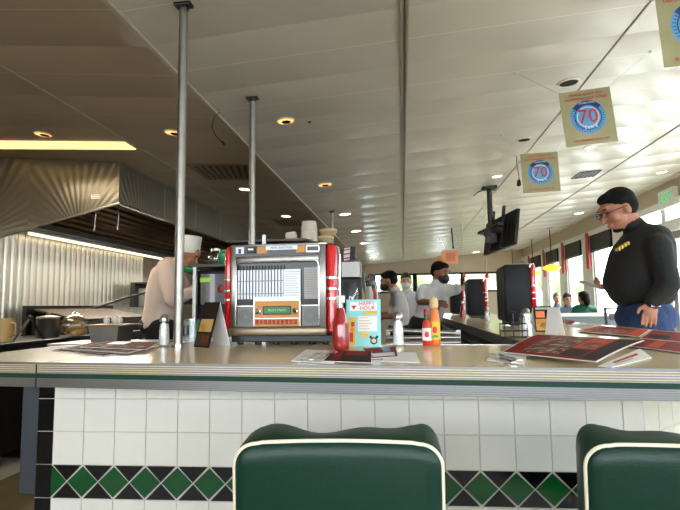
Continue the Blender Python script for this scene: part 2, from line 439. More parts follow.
# ------------------------------------------------------------------ counter
ZTR = .0670
fl, fr = on_z(0, 362), on_z(680, 369.4)
u = (fr-fl).normalized(); nrm = Vector((-u.y, u.x, 0))     # nrm points away from the viewer
def fe(x, off=0):                                          # point on the front edge line at lateral x
    t = (x-fl.x)/u.x; return fl + u*t + nrm*off
P_ = lambda v: (v.x, v.y)
XI, XO = .46, 1.29
fA = fe(-3.0); fC = fe(.86)
bk = [P_(on_z(530, 344.6)), P_(on_z(356, 344.2)), P_(on_z(352, 341)), P_(on_z(200, 341.3)), P_(on_z(60, 345.8)), P_(on_z(0, 352.5)), P_(on_z(-60, 361))]
XI = bk[0][0]
YC = 8.6
ch = (XO, fC.y + (XO-fC.x))
left_end = fe(bk[-1][0]-.05)
poly = [P_(left_end), P_(fC), ch, (XO, YC), (XI, YC)] + bk
ctr = thing('diner_counter', 'long U-shaped diner counter with beige laminate top, ribbed steel and green edge', 'counter')
MB().m('laminate').prism(poly, CT-.03, CT-.0005).build('countertop', ctr)
def offset_line(pts, d):
    out = []
    for i, p in enumerate(pts):
        p = Vector(p)
        n = Vector((0, 0))
        for a, b_ in ((i-1, i), (i, i+1)):
            if a < 0 or b_ >= len(pts): continue
            t = (Vector(pts[b_])-Vector(pts[a])).normalized(); n += Vector((t.y, -t.x))
        n.normalize()
        if 0 < i < len(pts)-1:
            t = (Vector(pts[i])-Vector(pts[i-1])).normalized(); n /= max(.3, n.dot(Vector((t.y, -t.x))))
        out.append(p+n*d)
    return out
def edge_band(mb, pts, z0, z1, d0, d1):
    a, b_ = offset_line(pts, d0), offset_line(pts, d1)
    for i in range(len(pts)-1):
        q = [(a[i].x, a[i].y), (b_[i].x, b_[i].y), (b_[i+1].x, b_[i+1].y), (a[i+1].x, a[i+1].y)]
        mb.prism(q, z0, z1)
outer = [P_(left_end), P_(fC), ch, (XO, YC)]
e = MB().m('trim_steel')
edge_band(e, outer, CT-ZTR, CT, -.012, -.001)
for k in range(5): edge_band(e, outer, CT-.004-k*.0056-.0017, CT-.004-k*.0056+.0017, -.002, .0016)
for k in range(5): edge_band(e, outer, CT-.0455-k*.0050-.0015, CT-.0455-k*.0050+.0015, -.002, .0016)
edge_band(e, outer, CT-.0035, CT+.0008, -.006, .001)
e.build('edge_trim', ctr)
e = MB().m('greenband'); edge_band(e, outer, CT-.0420, CT-.0292, -.002, .0012); e.build('green_stripe', ctr)
e = MB().m('steel'); inner = bk[::-1] + [(XI, YC)]
edge_band(e, [(p[0], p[1]) for p in inner][::-1], CT-.05, CT+.0005, -.006, .002)
e.build('inner_edge_trim', ctr)
sj = on_z(37, 363.5); T = Matrix.Translation((sj.x, sj.y, 0)) @ Matrix.Rotation(math.atan2(u.y, u.x), 4, 'Z')
MB().m('dark_steel').box(-.0012, .0012, -.003, .0, CT-ZTR, CT-.002, T).box(-.001, .001, 0, .5, CT-.001, CT+.0002, T).build('joint', ctr)
# body of the right leg and underside
OV = .27
ZWF = .624
wq0, wq1 = on_z(53, 464.6, ZWF), on_z(560, 472, ZWF); wq0.z = wq1.z = 0
uw = (wq1-wq0).normalized(); tw0 = wq0
b = MB().m('black_panel')
b.box(XI+.04, XI+.06, 2.0, YC-.02, .02, CT-.03); b.box(XI+.02, XO-.3, YC-.05, YC-.02, 0, CT-.03)
b.build('inner_panel', ctr)
MB().m('steel').box(XI+.01, XI+.04, 2.1, YC-.05, CT-.17, CT-.15).box(XI+.01, XI+.04, 2.1, YC-.05, CT-.12, CT-.1).build('shelf_rail', ctr)

# tiled front of the counter
TS, Z0T = .0995, .5245
wl = Vector((tw0.x, tw0.y)); ud = Vector((uw.x, uw.y))
def wall_s(px, py=430):                # parameter along tile wall seen at a pixel
    d = ray(px, py); A = Vector((d.x, d.y)); det = A.x*(-ud.y) - A.y*(-ud.x)
    t = (wl.x*(-ud.y) - wl.y*(-ud.x))/det; q = A*t; return (q-wl).dot(ud)
s0 = wall_s(53); s1 = wall_s(645); sL = wall_s(37)
TWM = Matrix.Translation((wl.x, wl.y, 0)) @ Matrix.Rotation(math.atan2(uw.y, uw.x), 4, 'Z')
ncol = 17; TW = (wall_s(623.7)-s0)/ncol
ZTOP = CT-.03
def tilewall(mb, a, n, tw, T, half_left=True):
    mb.m('grout').box(a, a+n*tw, .004, .05, 0, ZTOP, T)
    g = .0012
    for c in range(n):
        x0, x1 = a+c*tw+g, a+(c+1)*tw-g
        z = Z0T+TS
        rows = [(Z0T-TS*k, Z0T-TS*(k-1)) for k in range(6, 0, -1)] + [(Z0T+TS, Z0T+2*TS), (Z0T+2*TS, Z0T+3*TS), (Z0T+3*TS, ZTOP)]
        rows = [(max(0, p), q) for p, q in rows if q > .01]
        for p, q in rows: mb.m('tile_white').box(x0, x1, 0, .008, p+g, q-g, T, bev=.0014)
        zb, zt_, zm, xm = Z0T+g, Z0T+TS-g, Z0T+TS/2, (x0+x1)/2
        G = .0026
        def tri(pts, m): mb.m(m).hexa([(T @ Vector((px, 0, pz))) for px, pz in pts], [(T @ Vector((px, .008, pz))) for px, pz in pts])
        tri([(x0+G*1.5, zb), (x1-G*1.5, zb), (xm, zm-G)], 'tile_black'); tri([(x0+G*1.5, zt_), (xm, zm+G), (x1-G*1.5, zt_)], 'tile_black')
        tri([(x0-(g if c else 0), zb+G*1.5), (xm-G, zm), (x0-(g if c else 0), zt_-G*1.5)], 'tile_green')
        tri([(x1+(g if c < n-1 else 0), zb+G*1.5), (x1+(g if c < n-1 else 0), zt_-G*1.5), (xm+G, zm)], 'tile_green')
w = MB(); tilewall(w, s0, ncol, TW, TWM); tilewall(w, s0+ncol*TW, 1, s1-s0-ncol*TW, TWM)
w.m('grout').box(sL, s0, .004, .05, 0, ZTOP, TWM)
for k in range(-6, 5):
    z0, z1 = Z0T+TS*(k), min(ZTOP, Z0T+TS*(k+1))
    if z1 > .01 and z0 < ZTOP: w.m('tile_black').box(sL+.001, s0-.001, 0, .008, max(0, z0+.001), z1-.001, TWM, bev=.0014)
c0 = TWM @ Vector((s1, 0, 0)); ang = PI/4
L2 = (XO-OV-c0.x)/math.cos(ang); n2 = max(1, round(L2/TS))
T2 = Matrix.Translation((c0.x, c0.y, 0)) @ Matrix.Rotation(ang, 4, 'Z')
tilewall(w, 0, n2, L2/n2, T2)
c1 = T2 @ Vector((L2, 0, 0))
w.m('tile_white').box(c1.x-.05, c1.x, c1.y, YC-.05, 0, ZTOP)
S(w, 'wall_front')
# grey swing panel left of the tile
g0, g1 = wall_s(14.5), wall_s(36.5)
gp = MB().m('grey_panel').box(g0, g1, .03, .055, Z0T-.0, ZTOP-.01, TWM, bev=.003).build('access_panel')
tag(gp, 'plain grey metal panel hanging under the left end of the counter', 'panel')
MB().m('dark_steel').box(g0-.02, g0+.02, .02, .05, ZTOP-.035, ZTOP-.01, TWM).build('hinge', gp)

# ------------------------------------------------------------------ poles
def pole(x, y, z0, label):
    t = thing('ceiling_pole', label, 'pole', (x, y, 0), group='steel poles rising to the ceiling')
    zt_ = ceil_z(x)
    MB().m('galv').cone((0, 0, z0), (0, 0, zt_-.02), .0172, seg=24).build('pipe', t, smooth=True)
    MB().m('dark_steel').box(-.035, .035, -.02, .02, zt_-.014, zt_-.002).cone((0, 0, zt_-.03), (0, 0, zt_-.012), .021, seg=20).build('ceiling_bracket', t, bevel=.002)
    MB().m('steel').cone((0, 0, z0), (0, 0, z0+.012), .024, seg=24).build('foot_flange', t, smooth=True)
pb = on_z(178, 346.8)
pole(pb.x, pb.y, CT, 'steel pole standing on the front counter, left of the jukebox')
p2 = on_ceil(252.5, 97)
pole(p2.x, p2.y, 0, 'thinner-looking steel pole rising behind the jukebox to the ceiling')
p3 = on_ceil(332, 211)
pole(p3.x, p3.y, 0, 'farthest steel pole, beside the paper cups above the jukebox')

# ------------------------------------------------------------------ chairs
def chair(loc, rz, label, seed):
    t = thing('counter_stool', label, 'stool', loc, rz, 'green vinyl stools at the counter')
    W, H, TH, zb, R = .398, .33, .098, .52, .045
    ztop = .845
    def outline(ins, n=8, sag=0):
        w2 = W/2-ins; top = ztop-ins; bot = zb+ins; r = max(.006, R-ins); pts = []
        for cx, cz, a0 in ((w2-r, bot+r, -PI/2), (w2-r, top-r, 0), (-w2+r, top-r, PI/2), (-w2+r, bot+r, PI)):
            for k in range(n+1):
                a = a0+PI/2*k/n; pts.append((cx+r*math.cos(a), cz+r*math.sin(a)))
            if a0 == 0:
                for k in range(1, 24):
                    x = w2-r-(2*(w2-r))*k/24; pts.append((x, top+.006*math.cos(PI*x/(2*w2))))
        return pts
    bm = MB()
    rings = []
    spec = [(.03, -.014, 0), (.012, -.010, 0), (.004, -.003, 0), (0, .004, 0), (-.001, TH*.4, .35), (0, TH*.75, .8), (.003, TH-.012, 1), (.02, TH, 1)]
    for ins, yy, wv in spec:
        ring = []
        for x, z in outline(max(ins, -.002)):
            dz = 0
            if z > ztop-R-.01:
                dz = wv*(.010*math.cos(2*PI*x/(W*.92)+PI) + .006*math.sin(5*x/W*PI+seed) + .007*(x/W)*(1 if seed < 2 else -1.2))
            ring.append(bm.bm.verts.new((x, yy + .0, z+dz)))
        rings.append(ring)
    for a, b_ in zip(rings, rings[1:]):
        for i in range(len(a)): bm.bm.faces.new((a[i], a[(i+1) % len(a)], b_[(i+1) % len(a)], b_[i]))
    bm.m('vinyl'); bm.mats = ['vinyl', 'vinyl_top']
    bm.bm.faces.new(rings[0][::-1]); bm.bm.faces.new(rings[-1])
    bm.bm.normal_update()
    for f in bm.bm.faces:
        f.material_index = 1 if f.calc_center_median().y > .01 else 0
    tilt = Matrix.Translation((0, 0, ztop)) @ Matrix.Rotation(math.radians(4), 4, 'X') @ Matrix.Translation((0, 0, -ztop))
    bk_ = bm.build('backrest', t, smooth=True, T=tilt)
    MB().m('piping').tube([(x, -.001, z) for x, z in outline(.0035)], .0042, closed=True).build('piping', bk_, smooth=True, T=tilt, label='cream vinyl piping')
    MB().m('piping').tube([(x*1.0, TH-.006, z) for x, z in outline(.002) if z < ztop-.06], .0035).build('piping', bk_, smooth=True, T=tilt, label='cream vinyl piping')
    MB().m('vinyl').lathe([(.0, .0), (.17, 0), (.19, .02), (.19, .06), (.17, .085), (0, .09)], (0, .24, .50), seg=32).build('seat', t, smooth=True)
    MB().m('chrome').cone((0, .24, .03), (0, .24, .5), .035).build('pedestal', t, smooth=True)
    MB().m('chrome').lathe([(.19, 0), (.19, .01), (.15, .03), (.04, .045), (0, .045)], (0, .24, 0), seg=32).build('base_plate', t, smooth=True)
    for sg in (-1, 1): MB().m('chrome').tube([(sg*.15, .24, .49), (sg*.21, .1, .5), (sg*.205, .02, .56), (sg*.19, .04, .62)], .010).build('back_bracket', t, smooth=True)
    return t
ca = at_y(338, 437, 1.02)
chair((ca.x, 1.0, 0), math.radians(3), 'green vinyl stool back with cream piping, left one of the two, whole in view', 0)
chair((.517, 1.0, 0), math.radians(-8), 'green vinyl stool back with cream piping, cut off by the right edge of the picture', 3)

# ------------------------------------------------------------------ jukebox
def jx(z): return (z-301)*.000896
def jz(z): return (490-z)*.000896
def jukebox(loc, rz, label):
    t = thing('tabletop_jukebox', label, 'jukebox', loc, rz, 'chrome and red tabletop jukeboxes along the counter')
    D = .17
    def B(mb, m, x0, x1, y0, y1, yf, d, bev=0): mb.m(m).box(jx(x0), jx(x1), yf-d, yf, jz(y1), jz(y0), bev=bev); return mb
    MB().m('black_panel').box(jx(62), jx(540), .01, D, jz(452), jz(60), bev=.006).box(jx(80), jx(210), D, D+.006, jz(440), jz(75), bev=.002).box(jx(218), jx(380), D, D+.006, jz(440), jz(75), bev=.002).box(jx(388), jx(525), D, D+.006, jz(440), jz(75), bev=.002).build('housing', t, smooth=True)
    fr_ = MB()                                                                     # chrome surround
    for a in ((80, 103, 62, 415), (470, 500, 62, 415), (103, 470, 110, 137), (103, 470, 58, 66)): B(fr_, 'juke_steel', a[0], a[1], a[2], a[3], .0, .012, .0015)
    B(fr_, 'chrome', 78, 505, 56, 64, .16, .165, .002)
    fr_.m('chrome').tube([(jx(x), -.013, jz(z)) for x, z in ((105, 405), (105, 150), (110, 138), (120, 134), (455, 134), (466, 138), (470, 150), (470, 405), (464, 412), (110, 412))], .0022, closed=True)
    fr_.build('face_frame', t, smooth=True)
    B(MB(), 'juke_dark', 103, 470, 135, 412, .01, .004).build('display_recess', t)
    for sx, x0, x1 in ((-1, 47, 80), (1, 498, 546)):
        xc, r = (jx(x0)+jx(x1))/2, (jx(x1)-jx(x0))/2
        zt_, zb = jz(64), jz(446)
        prof = [(0, zb), (r*.6, zb+.003), (r, zb+.012), (r, zt_-.022), (r*.8, zt_-.008), (r*.4, zt_-.001), (0, zt_)]
        c = MB().m('red').lathe(prof, (xc, .008, 0), 20).build('light_tube', t, smooth=True)
        for zz in (209, 256, 296):
            bb = MB().m('chrome'); bb.lathe([(r*1.02, jz(zz+6)), (r*1.12, jz(zz+4)), (r*1.12, jz(zz-4)), (r*1.02, jz(zz-6))], (xc, .008, 0), 20)
            bb.build('chrome_band', c, smooth=True)
    # outer chrome moulding of the right hand and left hand corner
    cm = MB().m('chrome').tube([(jx(552), .02, jz(430)), (jx(553), .02, jz(110)), (jx(548), .02, jz(80)), (jx(530), .02, jz(62)), (jx(500), .02, jz(57)), (jx(80), .02, jz(57)), (jx(58), .02, jz(66)), (jx(46), .03, jz(85))], .005)
    cm.build('corner_moulding', t, smooth=True)
    # header strip
    h = MB()
    B(h, 'juke_dark', 98, 478, 66, 110, -.004, .004); B(h, 'gold', 200, 245, 68, 98, -.008, .003); B(h, 'gold', 372, 410, 68, 98, -.008, .003)
    B(h, 'page', 238, 378, 66, 84, -.01, .003); B(h, 'black', 152, 190, 70, 96, -.009, .006, .001); B(h, 'steel', 160, 182, 76, 82, -.015, .002)
    B(h, 'page', 103, 140, 68, 98, -.009, .006, .001); B(h, 'logo_dblue', 116, 128, 76, 96, -.015, .002)
    for a in ((415, 475, 68, 73), (415, 475, 92, 98), (415, 420, 68, 98), (470, 475, 68, 98)): B(h, 'steel', *a[:2], *a[2:], -.009, .004)
    hh = h.build('header_panel', t)
    text('lettering', 'MUSIC SELECTIONS', .011, 'ink', hh, (jx(308), -.0138, jz(75)), sx=.9)
    # title pages
    for k in range(15):
        x = 108+k*14
        p = MB(); p.m('page').box(jx(x), jx(x+10), -.002, .004, jz(294), jz(168))
        for q in range(2): p.m('ink').box(jx(x+2), jx(x+8), -.0026, -.002, jz(215+q*55+3), jz(215+q*55))
        p.m('ink').box(jx(x+10), jx(x+11.5), -.003, .006, jz(294), jz(150))
        p.build('title_page', t)
    p = B(MB(), 'page', 316, 389, 168, 290, -.001, .003)
    for q in range(11): p.m('page_grey').box(jx(322), jx(384-(q*7) % 15), -.0046, -.004, jz(178+q*10+2), jz(178+q*10))
    p.build('song_card', t)
    p = B(MB(), 'page_grey', 404, 466, 162, 296, .0, .003)
    for q in range(11): p.m('juke_grey').box(jx(410), jx(460-(q*5) % 13), -.0036, -.003, jz(174+q*10+2), jz(174+q*10))
    p.build('song_card', t, label='grey song card')
    for a0, a1 in ((104, 182), (392, 469)):
        lo = MB(); B(lo, 'black', a0, a1, 298, 322, 0, .006); B(lo, 'steel', a0, a1, 322, 326, 0, .007); lo.build('dark_bar', t)
    for x in (144, 430):
        g = MB(); B(g, 'juke_grey', x-36, x+36, 327, 411, .004, .006)
        for rr in (30, 22, 14): g.m('dark_steel').tube([(jx(x)+rr*.00085*math.cos(a*PI/12), -.0022, jz(369)+rr*.00085*math.sin(a*PI/12)) for a in range(24)], .0008, 6, True)
        g.build('speaker_grille', t, smooth=False)
    cp = MB(); B(cp, 'gold', 184, 390, 303, 412, -.004, .008); B(cp, 'steel', 184, 390, 286, 303, -.006, .01)
    for a in ((184, 188, 303, 412), (386, 390, 303, 412), (188, 386, 376, 379)): B(cp, 'steel', *a, -.011, .003)
    pn = cp.build('control_panel', t)
    text('lettering', 'A B C D E F G H J K', .0105, 'ink', pn, (jx(286), -.0166, jz(295)), sx=1.5)
    B(MB(), 'black', 226, 350, 325, 362, -.012, .003, .001).build('display_bezel', t)
    sc_ = B(MB(), 'lcd', 232, 345, 330, 357, -.014, .003).build('display', t)
    text('lettering', 'SELECT 4 PLAYS', .0115, 'lcd_text', sc_, (jx(288), -.0173, jz(343)), sx=.85)
    for m, x in (('tile_green', 205), ('black', 367)):
        MB().m('chrome').lathe([(.011, 0), (.011, .004), (.008, .006)], (jx(x), -.012, jz(348)), 18, Matrix.Rotation(PI/2, 4, 'X')).m(m).lathe([(.0065, .004), (.0065, .01), (0, .011)], (jx(x), -.012, jz(348)), 18, Matrix.Rotation(PI/2, 4, 'X')).build('knob', t, smooth=True)
    for k in range(10):
        x = 194+k*18.6; B(MB(), 'red_matte', x, x+12, 383, 402, -.012, .006, .0012).build('selector_button', t)
    bb = MB().m('tan'); B(bb, 'bumper', 74, 504, 415, 450, .02, .05, .006); bb.build('lower_bumper', t, smooth=True)
    ft = MB().m('black').box(jx(80), jx(525), .0, .15, jz(478), jz(450), bev=.003).build('underframe', t)
    for x in (110, 190, 270, 350, 430, 490):
        MB().m('black').lathe([(.012, 0), (.014, .004), (.010, .02)], (jx(x), .03, 0), 12).build('foot', ft, smooth=True)
    return t
jb = on_z(281, 344.8)
JB = jukebox((jb.x, jb.y, CT), math.atan2(u.y, u.x)*.3, 'large chrome jukebox with red side tubes in the middle of the front counter')
for i, (yy, lb) in enumerate(((3.5, 'jukebox seen from its black back, nearest one on the right arm of the counter'), (5.35, 'second jukebox along the right arm, black back beside the server in a black mask'), (7.2, 'farthest jukebox on the right arm of the counter, small and dark'))):
    dup(JB, (.81, yy, CT), PI/2-.06, lb)

# ------------------------------------------------------------------ table-top things
def lathe_thing(name, label, cat, p, parts, group=None):
    t = thing(name, label, cat, (p.x, p.y, CT), 0, group)
    for pn, m, prof in parts: MB().m(m).lathe(prof, seg=24).build(pn, t, smooth=True)
    return t
def ketchup(p, label, s=1):
    k = lambda pr: [(r*s, z*s) for r, z in pr]
    return lathe_thing('ketchup_bottle', label, 'bottle', p, (
        ('bottle', 'ketchup', k([(0, 0), (.025, 0), (.0285, .004), (.0285, .075), (.026, .095), (.017, .122), (.0135, .138), (0, .14)])),
        ('neck', 'glass', k([(.0135, .138), (.013, .156), (0, .158)])),
        ('cap', 'white', k([(.0145, .156), (.015, .158), (.015, .176), (.013, .179), (0, .179)]))), 'ketchup bottles')
kt = ketchup(on_z(341, 349.3), 'red glass ketchup bottle with a white cap beside the happy hour card')
ketchup(on_z(461, 317.5)+Vector((.02, 0, 0)), 'ketchup bottle in front of the far jukebox on the right arm', 1.0)
def shaker(p, label, fill='white', s=1):
    k = lambda pr: [(r*s, z*s) for r, z in pr]
    return lathe_thing('salt_shaker', label, 'shaker', p, (
        ('contents', fill, k([(0, .004), (.0195, .004), (.0178, .06), (.015, .085), (0, .084)])),
        ('jar', 'glass', k([(0, 0), (.021, 0), (.0215, .004), (.0195, .06), (.016, .095), (0, .096)])),
        ('cap', 'steel', k([(.0175, .093), (.0185, .096), (.0175, .113), (.010, .121), (0, .122)]))), 'glass shakers')
shaker(on_z(164, 346), 'glass salt shaker with steel cap, just left of the steel pole')
shaker(on_z(398.5, 345.6), 'tall white-filled shaker on the counter right of the happy hour card')
shaker(on_z(527, 333.5), 'shaker beside the nearest back-turned jukebox on the right arm', 'white', 1.0)
shaker(on_z(487, 322), 'farther shaker on the right arm, behind the nearest back-turned jukebox', 'white', 1.0)
p = on_z(427, 345.5)
t = thing('hot_sauce_bottle', 'small red hot sauce bottle with a green neck and red cap', 'bottle', (p.x, p.y, CT), 0)
MB().m('tomato').lathe([(0, 0), (.014, 0), (.0155, .003), (.0155, .07), (.011, .085), (.006, .094), (0, .095)], seg=20).build('bottle', t, smooth=True)
MB().m('tile_green').lathe([(.0085, .088), (.0085, .112), (0, .113)], seg=16).build('neck_sleeve', t, smooth=True)
MB().m('red_matte').lathe([(.0085, .1135), (.0085, .130), (0, .131)], seg=16).build('cap', t, smooth=True)
lb = MB().m('paper').lathe([(.0159, .018), (.0159, .062)], seg=20).build('paper_label', t, smooth=True)
MB().m('letter_red').ell((0, -.0155, .04), (.008, .001, .011)).build('emblem', lb)
p = on_z(434.5, 345.5)
t = thing('hot_sauce_bottle', 'taller orange hot sauce bottle with a round wooden cap', 'bottle', (p.x+.003, p.y+.022, CT), 0)
MB().m('orange').lathe([(0, 0), (.018, 0), (.02, .003), (.02, .09), (.015, .115), (.011, .13), (0, .131)], seg=20).build('bottle', t, smooth=True)
MB().m('tan').lathe([(.012, .131), (.0155, .134), (.0165, .158), (.013, .170), (0, .176)], seg=20).build('cap', t, smooth=True)
lb = MB().m('yellow').lathe([(.0204, .02), (.0204, .085)], seg=20).build('paper_label', t, smooth=True)
MB().m('letter_red').ell((0, -.0198, .055), (.008, .0012, .013)).m('greenbottle').ell((0, -.0198, .032), (.011, .0012, .005)).build('emblem', lb)

# happy hour card
p = on_z(363.5, 346.6)
t = thing('happy_hour_card', 'turquoise happy hour card standing between the ketchup and the shaker', 'sign', (p.x, p.y, CT), -.05)
W, H = .124, .168
c = MB().m('teal').box(-W/2, W/2, -.001, .001, 0, H).build('card', t, T=Matrix.Rotation(-.12, 4, 'X'))
TT = Matrix.Rotation(-.12, 4, 'X')
a = MB().m('paper').box(-W*.40, W*.4, -.0016, -.001, H*.76, H*.95, bev=.0002)
a.m('yellow').box(-W*.0, W*.4, -.0016, -.001, H*.68, H*.745).m('yellow').box(-W*.42, -W*.24, -.0016, -.001, H*.02, H*.62).box(-W*.12, W*.16, -.0016, -.001, H*.2, H*.29)
a.m('letter_red').box(-W*.40, -W*.3, -.0019, -.0016, H*.1, H*.3).box(-W*.36, -W*.26, -.0019, -.0016, H*.42, H*.52).m('orange').ell((-W*.32, -.0016, H*.36), (.007, .0008, .008))
a.m('paper').box(-W*.16, W*.4, -.0016, -.001, H*.32, H*.64)
for q in range(5): a.m('orange').box(-W*.13, W*(.14+.05*(q % 3)), -.0019, -.0016, H*(.60-q*.058), H*(.61-q*.058))
a.m('black').ell((W*.3, -.0014, H*.12), (.013, .001, .013)).ell((W*.21, -.0014, H*.2), (.005, .001, .005)).ell((W*.39, -.0014, H*.2), (.005, .001, .005)).m('tan').ell((W*.3, -.0024, H*.12), (.009, .0008, .008))
a.build('artwork', c, T=TT)
text('lettering', 'HAPPY', .019, 'letter_red', c, None, T=TT @ Matrix.Translation((W*.1, -.002, H*.905)) @ Matrix.Rotation(PI/2, 4, 'X'))
text('lettering', 'HOUR', .019, 'letter_red', c, None, T=TT @ Matrix.Translation((W*.12, -.002, H*.81)) @ Matrix.Rotation(PI/2, 4, 'X'))
MB().m('letter_red').hexa([TT @ Vector(v) for v in ((-W*.36, -.0022, H*.87), (-W*.2, -.0022, H*.87), (-W*.28, -.0022, H*.78))], [TT @ Vector(v) for v in ((-W*.36, -.0017, H*.87), (-W*.2, -.0017, H*.87), (-W*.28, -.0017, H*.78))]).build('emblem', c)
MB().m('teal').hexa([(-W*.4, .001, .0), (W*.4, .001, .0), (W*.4, .05, .0), (-W*.4, .05, 0)], [(-W*.4, .016, H*.7), (W*.4, .016, H*.7), (W*.4, .0165, H*.7), (-W*.4, .0165, H*.7)]).build('easel_leg', t)

def tent(p, rz, w, h, spread, label, mf='paper', art=None):
    t = thing('tent_card', label, 'sign', (p.x, p.y, p.z), rz, 'tent cards on the counter')
    a = spread/2
    f = MB().m(mf).hexa([(-w/2, -a, 0), (w/2, -a, 0), (w/2, -a+.002, 0), (-w/2, -a+.002, 0)], [(-w/2, -.001, h), (w/2, -.001, h), (w/2, .0, h), (-w/2, .0, h)]).build('front_panel', t)
    MB().m('paper').hexa([(-w/2, a-.002, 0), (w/2, a-.002, 0), (w/2, a, 0), (-w/2, a, 0)], [(-w/2, 0, h), (w/2, 0, h), (w/2, .001, h), (-w/2, .001, h)]).build('rear_panel', t)
    if art:
        q = MB()
        for (u0, u1, v0, v1, m) in art:
            P = lambda uu, vv, o: ((uu-.5)*w, -a*(1-vv)-.0006*o-.001, vv*h)
            q.m(m).hexa([P(u0, v0, 1), P(u1, v0, 1), P(u1, v0, 2), P(u0, v0, 2)], [P(u0, v1, 1), P(u1, v1, 1), P(u1, v1, 2), P(u0, v1, 2)])
        q.build('printed_picture', f)
    return t
art1 = [(.08, .92, .04, .3, 'char'), (.1, .9, .34, .62, 'bread'), (.15, .5, .36, .5, 'yellow'), (.1, .9, .68, .95, 'menu_dark'), (.5, .85, .1, .25, 'tomato')]
tent(on_z(212, 346.5), -.62, .10, .165, .095, 'tent card with an orange food picture, beside the steel pole', 'menu_dark', art1)
tent(on_z(555, 334.5), -.95, .065, .125, .055, 'white tent card on the right arm, behind the large open menu')
tent(on_z(543, 331.5), .1, .09, .13, .05, 'dark food-picture card left of the white tent card', 'menu_dark', [(.05, .95, .05, .5, 'gold'), (.1, .6, .55, .8, 'orange'), (.3, .9, .15, .35, 'yellow'), (.1, .9, .86, .95, 'page_grey')])
tent(on_z(537, 330), -1.4, .09, .12, .055, 'smaller-looking white tent card close to the nearest back-turned jukebox')

# jar and wire caddy by the near right arm
p = on_z(514, 338)
t = thing('condiment_caddy', 'dark wire condiment caddy at the inner corner of the counter', 'caddy', (p.x, p.y, CT), .2)
c = MB().m('dark_steel')
for z in (.003, .03, .06): c.tube([(.06*math.cos(a*PI/10), .045*math.sin(a*PI/10), z) for a in range(20)], .002, 6, True)
for a in range(0, 20, 4): c.tube([(.06*math.cos(a*PI/10), .045*math.sin(a*PI/10), 0), (.06*math.cos(a*PI/10), .045*math.sin(a*PI/10), .06)], .002, 6)
c.build('wire_frame', t); MB().m('dark_steel').tube([(0, 0, .0), (0, 0, .1), (.012, 0, .112), (-.012, 0, .112), (0, 0, .1)], .002, 6).build('handle', t)
p = on_z(524, 336.5)
t = thing('sugar_jar', 'glass sugar jar with a steel lid near the wire caddy', 'jar', (p.x+.01, p.y, CT), 0)
MB().m('glass').lathe([(0, 0), (.028, 0), (.03, .01), (.03, .07), (.024, .09)], seg=20).build('jar', t, smooth=True); MB().m('white').lathe([(0, .004), (.026, .004), (.026, .055), (0, .057)], seg=20).build('sugar', t, smooth=True)
MB().m('steel').lathe([(.025, .09), (.025, .1), (.01, .115), (0, .116)], seg=20).build('lid', t, smooth=True)
p = on_z(191, 343)
t = thing('water_glass', 'empty drinking glass between the steel pole and the tent card', 'glass', (p.x, p.y, CT), 0)
MB().m('glass').lathe([(0, 0), (.024, 0), (.031, .1), (.029, .1), (.022, .008), (0, .008)], seg=20).build('tumbler', t, smooth=True)

# ------------------------------------------------------------------ menus and cutlery
def menu(label, cs, m='menu_red', art=(), lift=0, z=0, name='menu', cat='menu', group='laminated menus lying on the counter', th=.0016, border=True):
    """cs: four picture corners on the counter top, going round"""
    W4 = [on_z(x, y, CT+z+.0006) for x, y in cs]
    c = sum(W4, Vector())/4
    t = thing(name, label, cat, (c.x, c.y, CT+z+.0006), 0, group)
    L = [v-c for v in W4]
    lz = [0, lift*.3, lift, lift*.8] if lift else [0]*4
    def P(uu, vv, o=0):
        v = (L[0]*(1-uu)+L[1]*uu)*(1-vv) + (L[3]*(1-uu)+L[2]*uu)*vv
        zz = (lz[0]*(1-uu)+lz[1]*uu)*(1-vv) + (lz[3]*(1-uu)+lz[2]*uu)*vv
        bend = .004*math.sin(PI*uu)*(1 if lift else 0)
        return Vector((v.x, v.y, zz+bend+o))
    N = 6
    def sheet(u0, v0, u1, v1, o0, o1, mm, nm, par):
        q = MB().m(mm)
        lo = [[q.bm.verts.new(P(u0+(u1-u0)*i/N, v0+(v1-v0)*j/N, o0)) for j in range(N+1)] for i in range(N+1)]
        hi = [[q.bm.verts.new(P(u0+(u1-u0)*i/N, v0+(v1-v0)*j/N, o1)) for j in range(N+1)] for i in range(N+1)]
        for i in range(N):
            for j in range(N):
                q.bm.faces.new((hi[i][j], hi[i+1][j], hi[i+1][j+1], hi[i][j+1])); q.bm.faces.new((lo[i][j], lo[i][j+1], lo[i+1][j+1], lo[i+1][j]))
        for i in range(N):
            for A_, B_ in (((i, 0), (i+1, 0)), ((i+1, N), (i, N)), ((0, i+1), (0, i)), ((N, i), (N, i+1))):
                q.bm.faces.new((lo[A_[0]][A_[1]], lo[B_[0]][B_[1]], hi[B_[0]][B_[1]], hi[A_[0]][A_[1]]))
        return q.build(nm, par)
    base = sheet(0, 0, 1, 1, 0, th, 'paper' if border else m, 'page', t)
    if border: sheet(.012, .015, .988, .985, th, th+.0003, m, 'cover', t)
    for (u0, v0, u1, v1, mm) in art: sheet(u0, v0, u1, v1, th+.0003, th+.0006, mm, 'printed_panel', t)
    return t
menu('large dark red menu lying open at the right front of the counter', [(502, 352.5), (536, 335.5), (645, 344.5), (597, 367)], 'menu_red',
     [(.08, .2, .92, .6, 'collage'), (.08, .62, .3, .82, 'menu_dark'), (.32, .62, .92, .82, 'menu_orange'), (.4, .66, .6, .8, 'collage'), (.04, .84, .96, .98, 'menu_dark')], lift=.012, z=.004)
menu('white sheet sticking out under the right corner of the large menu', [(598, 366.5), (640, 349), (652, 358), (612, 368)], 'paper', [(.2, .3, .8, .5, 'menu_orange'), (.2, .6, .6, .7, 'page_grey')], name='paper_sheet', cat='paper', group=None)
